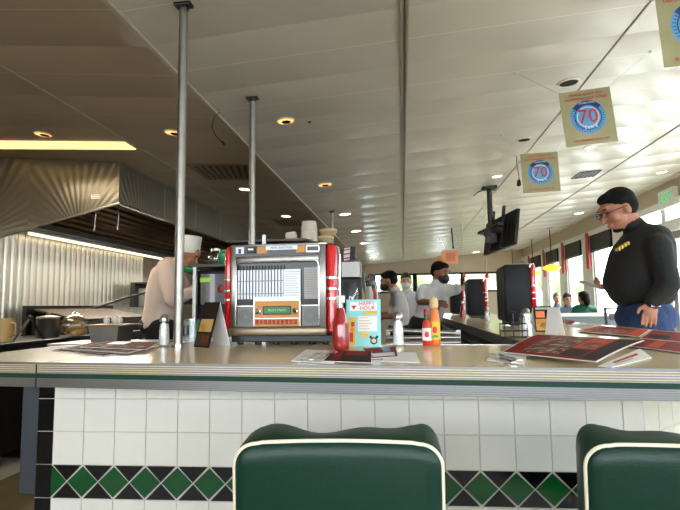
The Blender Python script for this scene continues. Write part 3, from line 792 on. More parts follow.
menu('red menu at the right edge of the picture, cut off by it', [(628, 346), (648, 337), (700, 343), (690, 354)], 'menu_red', [(.1, .3, .9, .5, 'menu_orange')], z=.003)
menu('red menu with a dark corner just in front of the man in black', [(640, 338.5), (652, 330.5), (700, 335), (700, 344)], 'menu_red', [(.1, .1, .5, .5, 'menu_dark')], z=.006)
menu('menu with printed pictures left of the man in black', [(575, 331), (600, 326), (650, 330), (640, 337)], 'menu_orange', [(.1, .2, .6, .8, 'collage'), (.65, .2, .9, .8, 'menu_red')], z=.005)
menu('pale paper placemat behind the large open menu', [(566, 326), (584, 323), (602, 325.8), (596, 330)], 'paper', [(.2, .3, .8, .7, 'page_grey')], name='paper_placemat', cat='placemat', group=None)
menu('small menu lying farther down the right arm of the counter', [(552, 321.5), (560, 318.8), (576, 321.5), (572, 324.5)], 'menu_red', [(.2, .3, .8, .7, 'collage')])
menu('colourful menu at the bottom of the fan at the left end of the counter', [(52, 350.5), (82, 344.5), (150, 347.5), (104, 356.5)], 'menu_dark', [(.1, .1, .45, .9, 'collage'), (.5, .1, .95, .5, 'menu_orange')])
menu('middle menu of the left fan, with a red printed side', [(62, 349), (92, 342.8), (160, 345.5), (128, 353.5)], 'collage', [(.55, .05, .95, .95, 'menu_red')], z=.0045)
menu('topmost menu of the left fan, mostly dark red', [(80, 347.4), (108, 341.3), (160, 342.6), (146, 350)], 'menu_red', [(.1, .1, .4, .9, 'collage'), (.5, .2, .9, .5, 'page')], z=.009)
menu('glossy dark menu in front of the ketchup bottle', [(323, 361.5), (334, 350.5), (372, 352), (372, 363.5)], 'menu_dark', [(.1, .1, .9, .3, 'menu_red'), (.55, .35, .95, .9, 'menu_red')], z=.002)
menu('red and white leaflet in front of the happy hour card', [(372, 359), (362, 349), (396, 347), (398, 357)], 'menu_red', [(.1, .1, .4, .9, 'page'), (.5, .55, .9, .8, 'logo_blue')], z=.001)
menu('blank white paper at the counter front, right of the ketchup bottle', [(381, 362), (390, 352), (416, 353), (420, 363)], 'napkin', name='paper_sheet', cat='paper', group=None)
menu('white sheet lying under the napkin and cutlery', [(291, 361.5), (306, 350), (340, 352), (334, 364)], 'napkin', name='paper_napkin', cat='napkin', group=None, th=.002)
menu('folded white napkin at the front edge left of the large open menu', [(486, 361), (494, 351), (527, 355), (524, 365)], 'napkin', name='paper_napkin', cat='napkin', group=None, th=.002)
def cutlery(kind, a, b_, label, z=.004):
    A, B_ = on_z(*a, CT+z), on_z(*b_, CT+z); d = B_-A; L = .19
    mid = (A+B_)/2; dn = d.normalized(); L = min(.2, max(.1, d.length))
    t = thing(kind, label, kind, (mid.x, mid.y, CT+z), math.atan2(d.y, d.x), None)
    MB().m('chrome').hexa([(-L/2, -.007, 0), (L*.15, -.003, 0), (L*.15, .003, 0), (-L/2, .007, 0)], [(-L/2, -.007, .003), (L*.15, -.003, .003), (L*.15, .003, .003), (-L/2, .007, .003)]).build('handle', t)
    h = MB().m('chrome')
    if kind == 'fork':
        h.box(L*.15, L*.3, -.011, .011, 0, .002)
        for k in range(4): h.box(L*.3, L*.5, -.011+k*.0063, -.011+k*.0063+.003, 0, .002)
    elif kind == 'knife': h.hexa([(L*.15, -.006, 0), (L*.47, -.006, 0), (L*.5, .004, 0), (L*.15, .008, 0)], [(L*.15, -.006, .0015), (L*.47, -.006, .0015), (L*.5, .004, .0015), (L*.15, .008, .0015)])
    else: h.ell((L*.33, 0, .002), (L*.18, .017, .004))
    h.build({'fork': 'tines', 'knife': 'blade', 'spoon': 'bowl'}[kind], t)
cutlery('fork', (302, 360), (322, 352), 'fork lying on the napkin in front of the jukebox', .0035)
cutlery('knife', (310, 361), (330, 353), 'knife lying on the napkin in front of the jukebox', .0035)
cutlery('spoon', (318, 360), (336, 351), 'spoon on the napkin close to the ketchup bottle', .0035)
cutlery('fork', (520, 361), (492, 353.5), 'fork on the napkin beside the large open menu', .0035)
cutlery('knife', (514, 363), (490, 356), 'knife on the napkin beside the large open menu', .0035)

# ------------------------------------------------------------------ hanging posters
def poster(c, w, h, rz, tilt, hooks, label, ctx, m='poster', group='70 years posters hanging from the ceiling'):
    t = thing('hanging_poster', label, 'poster', (c.x, c.y, c.z), 0, group)
    R = Matrix.Rotation(rz, 4, 'Z') @ Matrix.Rotation(tilt, 4, 'Y')
    bd = MB().m(m).box(-w/2, w/2, -.0012, .0012, -h/2, h/2).build('board', t, T=R)
    def ring(mb, mm, r0, r1, y, n=40, teeth=0):
        mb.m(mm)
        for k in range(n):
            a0, a1 = 2*PI*k/n, 2*PI*(k+1)/n
            ra = r1*(1+(.06 if teeth and k % 2 else 0))
            q = [(r0*math.cos(a0), r0*math.sin(a0)), (ra*math.cos(a0), ra*math.sin(a0)), (ra*math.cos(a1), ra*math.sin(a1)), (r0*math.cos(a1), r0*math.sin(a1))]
            mb.hexa([(x, y, z) for x, z in q], [(x, y-.0005, z) for x, z in q])
    if ctx:
        lg = MB(); r = w*.335
        ring(lg, 'logo_blue', .001, r, -.0014, 48, 1); ring(lg, 'logo_dblue', r*.74, r*.8, -.0021, 48); ring(lg, 'logo_white', r*.60, r*.64, -.0021, 48)
        for k in range(36):
            a = 2*PI*k/36; rot = Matrix.Rotation(-a, 4, 'Y')
            if .9 < (a % (2*PI)) < 2.25: continue
            lg.m('logo_dblue').box(r*.83, r*.96, -.0024, -.0014, -r*.018, r*.018, Matrix.Rotation(-a, 4, 'Y'))
        for k in range(9):
            a = PI/2+(k-4)*.2; lg.m('logo_dblue').box(r*.78, r*1.02, -.003, -.0014, -r*.11, r*.11, Matrix.Rotation(-a, 4, 'Y'))
        L_ = lg.build('round_emblem', bd, T=R)
        def tx(s_, sz, mm, x, z, ang=0, sx=1, y=-.0034):
            text('lettering', s_, sz, mm, bd, None, T=R @ Matrix.Translation((x, y, z)) @ Matrix.Rotation(ang, 4, 'Y') @ Matrix.Rotation(PI/2, 4, 'X'), sx=sx)
        tx('70', w*.42, 'letter_red', 0, .0, sx=.95); tx('Years', w*.12, 'logo_white', w*.02, -r*.62, -.12)
        tx('CRUISIN GREAT FOR', w*.075, 'letter_red', .0, h*.42, sx=.95); tx('OLD FASHIONED FOOD', w*.085, 'letter_red', 0, h*.34, sx=.9)
        tx('CELEBRATING', w*.05, 'logo_white', 0, r*.88)
        tx('THE ORIGINAL SINCE 1947', w*.062, 'letter_red', 0, -h*.42, sx=.95)
    s_ = MB().m('string')
    for k, hk in enumerate(hooks):
        cn = R @ Vector(((-1, 1)[k]*w*.47, 0, h*.48))
        s_.tube([cn, hk-c], .0012, 5)
    if hooks: s_.build('hanging_string', t)
    if hooks:
        hb = MB().m('batten')
        for hk in hooks: hb.cone(hk-c-Vector((0, 0, .012)), hk-c, .006, .009, 8)
        hb.build('ceiling_hook', t)
    return t
poster(at_y(588, 117, 2.6), .242, .276, -.0, math.radians(-5), [on_ceil(516, 73), on_ceil(650, 51)], 'middle one of the 70 years posters, straight above the tall hanging television', 1)
poster(at_y(540.3, 172.5, 3.63), .247, .275, -.0, math.radians(-1.5), [on_ceil(502, 135), on_ceil(570, 128)], 'smallest 70 years poster, just right of the hanging television', 1)
poster(at_y(697, 24, 1.95), .262, .30, 0, math.radians(-3), [on_ceil(650, -40), on_ceil(760, -60)], '70 years poster cut off by the top right corner', 1)
po = poster(at_y(450, 257, 6.3), .19, .16, 0, .03, [on_ceil(452, 233), on_ceil(456, 236)], 'orange poster far down the room above the masked server', 0, 'faded_orange', 'faded orange posters far down the room')
MB().m('poster_salmon').box(-.05, .06, -.004, -.0012, -.05, .05).build('printed_panel', po)
poster(at_y(443, 261, 6.6), .14, .12, 0, .03, [on_ceil(438, 238), on_ceil(440, 238)], 'lower orange poster, half behind the first orange poster', 0, 'faded_orange', 'faded orange posters far down the room')

# ------------------------------------------------------------------ ceiling fixtures
def slope_R(p): return Matrix.Rotation(-math.atan(.076) if p.x > XV else math.atan(.085), 4, 'Y')
def can(px, py, r, lit, label):
    p = on_ceil(px, py)
    t = thing('recessed_light', label, 'ceiling light', (p.x, p.y, p.z), 0, 'recessed ceiling lights')
    R = slope_R(p)
    MB().m('can_trim').lathe([(r, .001), (r, -.006), (r*.84, -.008), (r*.80, .001)], seg=28).build('trim_ring', t, smooth=True, T=R)
    m = {2: 'can_lamp', 1: 'can_warm', 0: 'can_off'}[lit]
    MB().m(m).lathe([(0, -.003), (r*.82, -.003), (r*.82, -.001), (0, -.001)], seg=28).build('lamp_face', t, T=R)
    if lit == 1: MB().m('can_off').lathe([(0, -.0045), (r*.5, -.0045), (r*.5, -.0032), (0, -.0032)], seg=20).build('baffle', t, T=R @ Matrix.Translation((-.0, r*.3, 0)))
cans = [(285.5, 120.5, .062, 1, 'round recessed light with a white rim above the jukebox, small hole beside it'), (174, 132.5, .07, 1, 'recessed light partly behind the nearest steel pole'),
 (43, 134, .07, 1, 'recessed light at the far left beside the fluorescent fixture'), (568.5, 82.5, .068, 0, 'dark recessed light just above the middle 70 years poster'), (524, 139.5, .062, 0, 'dark recessed light above the smallest 70 years poster'),
 (590.5, 147, .055, 2, 'lit recessed light just below the middle 70 years poster'), (325, 184.5, .075, 1, 'nearest recessed light of the long row leading away above the jukebox'), (286, 216, .075, 2, 'recessed light left of the row, above the paper cups'),
 (245, 189, .07, 2, 'recessed light just left of the second steel pole'), (345, 214, .085, 2, 'second recessed light of the long row leading away'), (356, 231, .095, 2, 'third recessed light of the long row leading away'),
 (364, 243, .1, 2, 'fourth recessed light of the long row leading away'), (369.5, 251, .1, 2, 'fifth recessed light of the long row leading away'), (373, 257, .1, 2, 'farthest recessed light of the long row'),
 (497, 176, .06, 2, 'recessed light above the television bracket'), (662, 172, .065, 2, 'recessed light near the green exit sign'), (579, 213, .09, 2, 'recessed light left of the head of the man in black'),
 (476, 252, .12, 2, 'recessed light low over the far counter, left of the television')]
for c in cans: can(*c)
def quad_on_ceil(name, label, cat, pts, m, drop, extra=None):
    W4 = [on_ceil(*p) for p in pts]; c = sum(W4, Vector())/4
    t = thing(name, label, cat, c, 0)
    L = [v-c for v in W4]
    return t, L
t, L = quad_on_ceil('fluorescent_light', 'long warm fluorescent ceiling fixture above the cooking hood', 'ceiling light', [(-40, 139.5), (127, 141), (139, 148.5), (-40, 147.5)], 'fluor', .02)
MB().m('can_trim').hexa([v+Vector((0, 0, -.006)) for v in L], [v+Vector((0, 0, -.001)) for v in L]).build('housing', t)
MB().m('fluor').hexa([v*.97+Vector((0, 0, -.012)) for v in L], [v*.97+Vector((0, 0, -.004)) for v in L]).build('diffuser', t)
def vent(pts, label, nsl, m1='brushed', m2='black', diag=.35):
    t, L = quad_on_ceil('ceiling_vent', label, 'vent', pts, m1, .01)
    dz = Vector((0, 0, -.003))
    P = lambda a, b_, o: (L[0]*(1-a)+L[1]*a)*(1-b_)+(L[3]*(1-a)+L[2]*a)*b_+Vector((0, 0, o))
    MB().m(m2).hexa([P(0, 0, -.002), P(1, 0, -.002), P(1, 1, -.002), P(0, 1, -.002)], [P(0, 0, .004), P(1, 0, .004), P(1, 1, .004), P(0, 1, .004)]).build('backing', t)
    f = MB().m(m1)
    for a in ((0, 1, 0, .07), (0, 1, .93, 1), (0, .03, 0, 1), (.97, 1, 0, 1)):
        f.hexa([P(a[0], a[2], -.010), P(a[1], a[2], -.010), P(a[1], a[3], -.010), P(a[0], a[3], -.010)], [P(a[0], a[2], -.002), P(a[1], a[2], -.002), P(a[1], a[3], -.002), P(a[0], a[3], -.002)])
    f.build('frame', t)
    s_ = MB().m(m1)
    for k in range(nsl):
        a = .03+.94*k/nsl; w_ = .94/nsl*.55
        s_.hexa([P(a, .07, -.008), P(a+w_, .07, -.008), P(a+w_, .93, -.008), P(a, .93, -.008)], [P(a, .07, -.003), P(a+w_, .07, -.003), P(a+w_, .93, -.003), P(a, .93, -.003)])
    s_.build('louvre', t)
mat('vent_warm', (140,120,92), .4, .5)
vent([(186, 164), (248, 163.5), (250, 179), (207, 179)], 'square louvred vent in the kitchen ceiling between two poles', 8, 'vent_warm', 'black')
vent([(270, 218.5), (300, 220), (303, 225.5), (280, 225)], 'farther louvred kitchen vent behind the paper cups', 6, 'vent_warm', 'black')
vent([(580, 172), (602, 169.5), (594, 176), (571, 178.5)], 'dark ceiling vent above the head of the man in black', 5, 'dark_steel', 'black')
tag(MB().m('black').lathe([(0, -.004), (.012, -.004), (.014, 0), (0, 0)], on_ceil(309.5, 122), 12).build('ceiling_sensor'), 'tiny dark disc in the ceiling beside the nearest round light', 'sensor')
# dangling leads
def lead(name, label, cat, pts, r=.003, endr=.011):
    t = thing(name, label, cat, pts[0], 0); b0 = Vector(pts[0])
    MB().m('cable').tube([Vector(p)-b0 for p in pts], r, 6).build('cable', t, smooth=True)
    d = (Vector(pts[-1])-Vector(pts[-2])).normalized()
    MB().m('cable').cap(Vector(pts[-1])-b0, Vector(pts[-1])-b0+d*.03, endr*.7, endr).build('connector', t, smooth=True)
q = on_ceil(220, 112); Y0 = q.y
lead('hanging_cable', 'black cable with a plug dangling from the ceiling strip between the poles', 'cable', [q, at_y(214, 117, Y0), at_y(212, 127, Y0), at_y(216, 136, Y0), at_y(221, 141, Y0)], .0022, .007)
q = on_ceil(516, 155); Y0 = q.y
lead('hanging_microphone', 'small black microphone hanging left of the smallest poster', 'microphone', [q, at_y(517, 166, Y0), at_y(519, 176, Y0), at_y(519, 181, Y0)], .003, .022)
q = on_ceil(451.5, 228); Y0 = q.y
lead('hanging_microphone', 'black rod-like microphone hanging above the orange posters', 'microphone', [q, at_y(452, 234, Y0), at_y(452.5, 240, Y0), at_y(453, 246, Y0)], .012, .02)

# television on ceiling pole
q = on_ceil(489, 187)
t = thing('hanging_television', 'flat black television tilted on a black ceiling pole, seen from behind', 'television', q, 0)
zt_ = q.z
MB().m('black').box(-.08, .08, -.08, .08, -.03, .01).build('ceiling_plate', t, bevel=.004)
MB().m('black').cone((0, 0, -.62), (0, 0, -.02), .03, .03, 16).build('pole', t, smooth=True)
T = Matrix.Translation((.11, .0, -.55)) @ Matrix.Rotation(math.radians(14), 4, 'Z') @ Matrix.Rotation(math.radians(9), 4, 'Y') @ Matrix.Rotation(math.radians(-3), 4, 'X')
bd = MB().m('black_panel').box(-.02, .02, -.41, .41, -.20, .20, bev=.006).box(-.045, -.02, -.26, .26, -.15, .11, bev=.008).build('screen_housing', t, T=T)
MB().m('black_gloss').box(.02, .022, -.39, .39, -.18, .18).build('screen', bd, T=T)
br = MB().m('black')
for yy in (-.16, .12): br.box(-.07, -.045, yy-.02, yy+.02, -.2, .28, T)
br.box(-.14, -.07, -.2, .16, -.03, .03, T).box(-.16, -.1, -.28, .3, .02, .05, T)
br.cone((0, -.1, -.55), (0, .1, -.55), .045, .045, 12); br.box(-.06, .06, -.06, .06, -.66, -.5)
br.build('bracket', t)
MB().m('cable').tube([Vector((0, 0, 0)), at_y(484, 190, q.y)-q, at_y(478, 192, q.y)-q, on_ceil(474, 196)-q], .006, 6).build('cable', t)

# ------------------------------------------------------------------ pendants
def pendant(px, py, pyl, label, first=None):
    q = on_ceil(px, py)
    if first: return dup(first, q, None, label)
    t = thing('pendant_lamp', label, 'pendant lamp', q, 0, 'yellow glass pendants by the windows')
    zl = at_y(px+1.5, pyl, q.y).z-q.z
    MB().m('dark_steel').cone((0, 0, zl+.08), (0, 0, 0), .009, .009, 8).build('rod', t)
    MB().m('brushed').lathe([(.06, 0), (.06, -.01), (.02, -.03), (0, -.03)], seg=20).build('canopy', t, smooth=True)
    MB().m('brushed').lathe([(.02, zl+.11), (.06, zl+.09), (.06, zl+.07), (.0, zl+.065)][::-1], seg=20).build('collar', t, smooth=True)
    MB().m('lamp_glass').lathe([(0, zl-.07), (.07, zl-.062), (.14, zl-.035), (.175, zl), (.16, zl+.025), (.06, zl+.07), (0, zl+.075)], seg=28).build('glass_shade', t, smooth=True)
    return t
P1 = pendant(549.5, 228, 268, 'yellow glass pendant lamp nearer to the man in black')
pendant(531.5, 239, 268, 'smaller-looking yellow pendant lamp above the near jukebox with the red tube', P1)
pendant(512, 249, 268, 'farthest yellow pendant lamp, mostly behind the near back-turned jukebox', P1)

# red blinds and drapes along the windows
for i in range(4):
    a = 9.0+1.5*i; nm = ['nearest to the man in black', 'second from the man in black', 'third from the man in black', 'farthest from the man in black'][i]
    rb = MB().m('black_panel').box(XR-.03, XR+.01, a+.02, a+.94, 2.02, 2.33).build('roller_blind'); tag(rb, 'dark half-lowered window blind, ' + nm, 'blind', 'dark roller blinds')
    MB().m('dark_steel').cone((XR-.02, a+.02, 2.02), (XR-.02, a+.94, 2.02), .018).build('bottom_bar', rb)
    q = MB().m('red_matte')
    for k in range(3): q.box(XR-.06-.006*(k % 2), XR-.04, a+.96+k*.05, a+1.01+k*.05, 1.72, 2.38)
    tag(q.build('window_drape'), 'narrow red window drape, ' + nm, 'drape', 'narrow red drapes between the windows')
# exit sign
ex = thing('exit_sign', 'white exit sign with green letters high on the window wall', 'sign', (XR-.04, 7.05, 2.42), 0)
MB().m('exit_white').box(-.03, .035, -.2, .2, -.12, .12, bev=.006).build('case', ex)
text('lettering', 'EXIT', .17, 'exit_green', ex, None, T=Matrix.Translation((-.032, 0, 0)) @ Matrix.Rotation(-PI/2, 4, 'Z') @ Matrix.Rotation(PI/2, 4, 'X'), sx=.9)
sp_ = thing('wall_speaker', 'small grey loudspeaker on the wall in front of the man\'s glasses', 'speaker', (XR-.1, 9.1-.25, 2.52), 0)
MB().m('juke_grey').box(-.09, .02, -.14, .14, -.09, .09, bev=.01).build('case', sp_); MB().m('black').box(-.095, -.09, -.1, .1, -.06, .06).build('grille', sp_)
MB().m('dark_steel').box(.02, .1, -.02, .02, -.02, .02).build('mount', sp_)

# ------------------------------------------------------------------ hood
hc = at_y(118.5, 203.5, 4.3); HX, HY = hc.x, 4.3
zh = hc.z; zwl = CZ+.64; ztr = CZ+.78; YE = 10.5
hood = thing('cooking_hood', 'big stainless cooking hood with sunburst-patterned sides over the griddle line', 'hood', (0, 0, 0))
th = .03; ztl = ceil_z(HX)-.004
MB().m('hood_end').hexa([(XL, HY, zwl), (HX, HY, zh), (HX, HY, ztl), (XL, HY, ceil_z(XL)-.004)], [(XL, HY+th, zwl), (HX, HY+th, zh), (HX, HY+th, ztl), (XL, HY+th, ceil_z(XL)-.004)]).build('end_panel', hood)
MB().m('hood_side').box(HX-th, HX, HY+th, YE, zh, ztl).build('side_panel', hood)
f = MB().m('steel').tube([(XL+.02, HY-.006, zwl), (HX+.004, HY-.006, zh), (HX+.004, YE, zh)], .012, 8)
f.box(HX-.001, HX+.004, 6.03, 6.045, zh, ztl)
for k in range(3): f.box(HX-.001, HX+.003, 5.2+k*1.7, 5.21+k*1.7, zh, ztl)
f.build('rim', hood)
mat('filter', (120,92,62), .4, .6, noise_amt=.3, nscale=5)
f = MB().m('filter')   # baffle filters sloping up towards the wall
nfl = 13
def fpt(a, dz): return (XL+.12+(HX-.2-XL-.12)*a, ztr+.05+(.52)*a+dz)
for k in range(nfl):
    a0, a1 = k/nfl, (k+.5)/nfl
    q = [fpt(a0, 0), fpt(a1, 0), fpt(a1, .03), fpt(a0, .03)]
    f.hexa([(x, HY+.08, z) for x, z in q], [(x, YE-.1, z) for x, z in q])
f.build('baffle_filter', hood)
MB().m('black').hexa([(HX-.06, HY+.04, ztr+.66), (HX-.06, YE, ztr+.66), (HX-.06, YE, ztr+.68), (HX-.06, HY+.04, ztr+.68)], [(XL+.02, HY+.04, ztr+.09), (XL+.02, YE, ztr+.09), (XL+.02, YE, ztr+.11), (XL+.02, HY+.04, ztr+.11)]).build('hood_ceiling', hood)
MB().m('brushed').box(XL+.01, XL+.10, HY+.05, 8.2, ztr-.02, ztr+.02).m('dark_steel').box(XL+.1, XL+.3, HY+.05, 8.2, ztr+.0, ztr+.05).build('grease_trough', hood)
lb = MB().m('paper').box(HX-.26, HX-.17, HY-.004, HY, zh+.02+.03, zh+.02+.07).build('notice', hood, label='small white notice')
for k in range(2): MB().m('ink').box(HX-.25, HX-.18, HY-.0045, HY-.004, zh+.062+k*.015, zh+.066+k*.015).build('printed_line', lb)
for xx, yy in ((HX-.2, HY+.3), (HX-.02, HY+.5)):
    q = at_y(95 if xx < HX-.1 else 118, 204, yy)
    MB().m('steel').tube([(q.x, q.y, zh+.05), (q.x+.01, q.y, q.z-.1), (q.x, q.y, q.z-.26)], .006, 6).build('conduit', hood)
# tubular lamp over the griddles, shining on the fluted wall
hl = thing('hood_lamp', 'tubular lamp fixed inside the cooking hood over the wall', 'lamp', (XL+.17, 5.9, ztr-.03))
MB().m('brushed').box(-.04, .04, -1.35, 1.55, 0, .03).build('case', hl); MB().m('tube_pale').cone((0, -1.3, -.012), (0, 1.5, -.012), .014).build('tube', hl)

# ------------------------------------------------------------------ kitchen line
ZB = .87
bn = thing('kitchen_bench', 'long steel cooking bench against the fluted wall', 'bench', (0, 0, 0))
XBF = -2.75
MB().m('dark_steel').box(XL, XBF, 2.2, 9.19, ZB-.03, ZB, bev=.004).build('worktop', bn)
MB().m('black').box(XL, XBF+.05-.1, 2.25, 9.15, .1, ZB-.03).build('cabinet', bn)
for k in range(22): MB().m('steel').lathe([(.022, 0), (.022, .02), (.015, .035), (0, .035)], (XBF-.05, 3.0+k*.14, ZB-.11), 12, Matrix.Rotation(PI/2, 4, 'Y')).build('knob', bn, smooth=True)
MB().m('steel').tube([(XBF+.05, 2.4, ZB-.2), (XBF+.05, 6.5, ZB-.2)], .012).box(XBF-.06, XBF+.05, 2.4, 2.43, ZB-.21, ZB-.19).box(XBF-.06, XBF+.05, 6.4, 6.43, ZB-.21, ZB-.19).build('hand_rail', bn)
# charbroiler
cb = thing('charbroiler', 'ribbed brown charbroiler standing on the kitchen bench', 'grill', (-3.12, 5.0, ZB))
MB().m('dark_steel').box(-.28, .2, -.55, .75, 0, .12, bev=.004).build('body', cb)
MB().m('black').box(-.34, -.3, -.6, .85, 0, .27, bev=.004).build('splash_back', cb)
r_ = MB().m('char')
for k in range(26): r_.hexa([(.2, -.52+k*.048, .12), (.2, -.495+k*.048, .12), (.2, -.495+k*.048, .14), (.2, -.52+k*.048, .14)], [(-.28, -.52+k*.048, .22), (-.28, -.495+k*.048, .22), (-.28, -.495+k*.048, .24), (-.28, -.52+k*.048, .24)])
r_.build('grate', cb)
# lidded pot
def on_bench(px, X): # point on the bench at lateral X seen at column px
    d = ray(px, 330); k = X/d.x; return d.y*k
y0 = on_bench(48, -3.0)
pt = thing('steel_pot', 'lidded round steel pot on the bench left of the bread bag', 'pot', (-3.0, y0, ZB))
MB().m('steel').lathe([(0, 0), (.085, 0), (.09, .01), (.09, .15), (.094, .155), (0, .156)], seg=28).build('pot', pt, smooth=True); MB().m('steel').lathe([(.094, .157), (.09, .17), (.02, .185), (.015, .2), (0, .203)], seg=28).build('lid', pt, smooth=True)
y0 = on_bench(74, -2.83)
bg = thing('bread_bag', 'clear bag of sliced bread slumped on the bench', 'bread', (-2.83, y0, ZB))
MB().m('bread').ell((.02, 0, .05), (.07, .1, .045)).box(-.04, .08, -.08, .08, .01, .07, bev=.02).build('bread', bg, smooth=True)
MB().m('plastic_bag').ell((0, 0, .098), (.1, .14, .09)).ell((-.03, .05, .15), (.05, .06, .06)).build('bag', bg, voxel=.012, sm=3)
y0 = on_bench(4, -2.95)
pc = thing('beige_pitcher', 'beige plastic pitcher at the far left end of the bench', 'pitcher', (-2.95, y0, ZB))
MB().m('bread').lathe([(0, 0), (.05, 0), (.058, .16), (.055, .17), (.052, .16), (.045, .01), (0, .01)], seg=24).build('jug', pc, smooth=True); MB().m('bread').tube([(.05, 0, .14), (.09, 0, .13), (.09, 0, .05), (.05, 0, .04)], .007).build('handle', pc, smooth=True)
y0 = on_bench(29, -2.8)
tg = thing('serving_tongs', 'pair of long steel tongs leaning up on the bench beside the pitcher', 'tongs', (-2.8, y0, ZB))
for sgn in (-1, 1): MB().m('steel' if sgn < 0 else 'black').hexa([(.0, sgn*.17-.012, .0), (.0, sgn*.17+.012, .0), (.008, sgn*.17+.012, 0), (.008, sgn*.17-.012, 0)], [(0, -.012, .17), (0, .012, .17), (.008, .012, .17), (.008, -.012, .17)]).build('arm', tg)
MB().m('black').ell((0, 0, .175), (.02, .02, .015)).build('hinge', tg)
# wood-rimmed steel bin on a low stand behind the front counter
q = at_y(111, 326, 3.3)
bs = thing('prep_stand', 'low steel stand behind the left part of the front counter', 'stand', (q.x, 3.3, 0))
zq = at_y(111, 342, 3.3).z
MB().m('brushed').box(-.35, .36, -.15, .25, zq-.04, zq-.001, bev=.003).build('top', bs)
for a, b_ in ((-.32, -.12), (.33, -.12), (.33, .22), (-.32, .22)): MB().m('steel').cone((a, b_, 0), (a, b_, zq-.04), .015).build('leg', bs)
bb = thing('steel_food_bin', 'square steel food bin with a wooden rim board and eggs behind the menus', 'bin', (q.x, 3.3, zq))
hb_ = q.z-zq
MB().m('brushed').hexa([(-.09, -.08, 0), (.09, -.08, 0), (.09, .1, 0), (-.09, .1, 0)], [(-.105, -.09, hb_), (.105, -.09, hb_), (.105, .12, hb_), (-.105, .12, hb_)]).build('bin', bb)
MB().m('wood').box(-.13, .15, -.11, .14, hb_, hb_+.012, bev=.002).build('rim_board', bb)
for k in range(3): tag(MB().m('egg').ell((0, 0, 0), (.021, .021, .026)).build('egg', smooth=True, loc=(q.x-.02+k*.045, 3.28+.02*(k % 2), zq+hb_+.038)), ['left', 'middle', 'right'][k]+' one of three white eggs on the wooden rim board', 'egg', 'white eggs')
# long dark handles leaning over the grill
lt = thing('long_spatula', 'long black-handled spatula resting across the grill toward the cook', 'spatula', at_y(95, 308, 4.6))
v0 = at_y(95, 308, 4.6); v1 = at_y(152, 291, 4.8)
MB().m('black').tube([(0, 0, 0), (v1-v0)*.5+Vector((0, 0, .01)), v1-v0], .011).build('handle', lt); MB().m('steel').box(-.06, .02, -.05, .05, -.015, -.008).build('blade', lt)
# wall shelf with boxes at the end of the fluted wall
ws = thing('salamander_broiler', 'grey steel wall broiler at the far end of the fluted wall', 'oven', (-3.2, 6.9, 1.12))
MB().m('brushed').box(-.22, .2, -.5, .8, 0, .24, bev=.006).build('case', ws); MB().m('black').box(.2, .205, -.4, .7, .03, .12).build('opening', ws); MB().m('dark_steel').box(-.26, .25, -.6, .3, .3, .315).box(-.26, -.2, -.6, .3, 0, .3).build('shelf', ws)
MB().m('steel').box(.2, .215, -.4, .7, .14, .155).build('handle', ws)
# second bench part carrying the far equipment
fb = thing('steel_cabinet', 'tall dark steel cabinet closing the kitchen beyond the hood', 'cabinet', (-2.9, 9.2, 0))
MB().m('dark_steel').box(-.5, 1.4, 0, .6, ZB+.01, 1.9, bev=.01).build('case', fb); MB().m('black').box(-.4, .4, -.01, 0, .95, 1.8).build('door', fb); MB().m('black').box(.5, 1.3, -.01, 0, .95, 1.8).build('door', fb)
MB().m('dark_steel').box(-.5, 1.4, .3, .6, 0, ZB+.01).build('plinth', fb)

# ------------------------------------------------------------------ back bar island
isl = thing('back_bar', 'dark back bar unit with an upper shelf behind the jukebox', 'back bar', (0, 0, 0))
MB().m('brushed').prism([(-1.55, 3.5), (-.66, 3.5), (-.66, 4.4), (-.34, 4.4), (-.34, 8.5), (-1.55, 8.5)], .86, .90).build('worktop', isl)
MB().m('black').prism([(-1.5, 3.55), (-.7, 3.55), (-.7, 4.45), (-.38, 4.45), (-.38, 8.45), (-1.5, 8.45)], .006, .86).build('cabinet', isl)
zs = at_y(205, 264, 3.5).z; zs2 = 1.6
MB().m('dark_steel').box(-1.5, -.9, 3.5, 8.2, zs-.02, zs).build('shelf', isl)
MB().m('dark_steel').box(-1.3, -.7, 3.75, 6.2, zs2-.015, zs2).build('shelf', isl)
for x, y_ in ((-1.45, 3.515), (-.95, 3.515), (-1.45, 8.1), (-.95, 8.1)): MB().m('steel').box(x-.012, x+.012, y_-.012, y_+.012, .9, zs2 if x > -1 else zs-.02).build('upright', isl)
for k in range(5): MB().m('black_panel').box(-.38, -.375, 4.5+k*.78, 5.2+k*.78, .1, .8).build('cabinet_door', isl)
# black machine with green display under the shelf
mc = thing('order_terminal', 'black kitchen order machine with a green display left of the jukebox', 'machine', (-1.28, 3.53, .9006))
MB().m('black_panel').box(-.2, .24, .05, .4, .0, zs-.04-.9, bev=.008).build('case', mc)
pn = MB().m('black_gloss').box(-.18, .06, .03, .05, .22, .44, bev=.002).box(.08, .22, .03, .05, .14, .44, bev=.002).build('front_panel', mc)
MB().m('screen_green').box(-.15, -.07, .027, .03, .38, .41).build('display', mc)
MB().m('red_matte').ell((.0, .03, .33), (.022, .01, .03)).build('button', mc); MB().m('white').box(.1, .12, .028, .03, .3, .42).box(.14, .2, .028, .03, .36, .37).build('marking', mc)
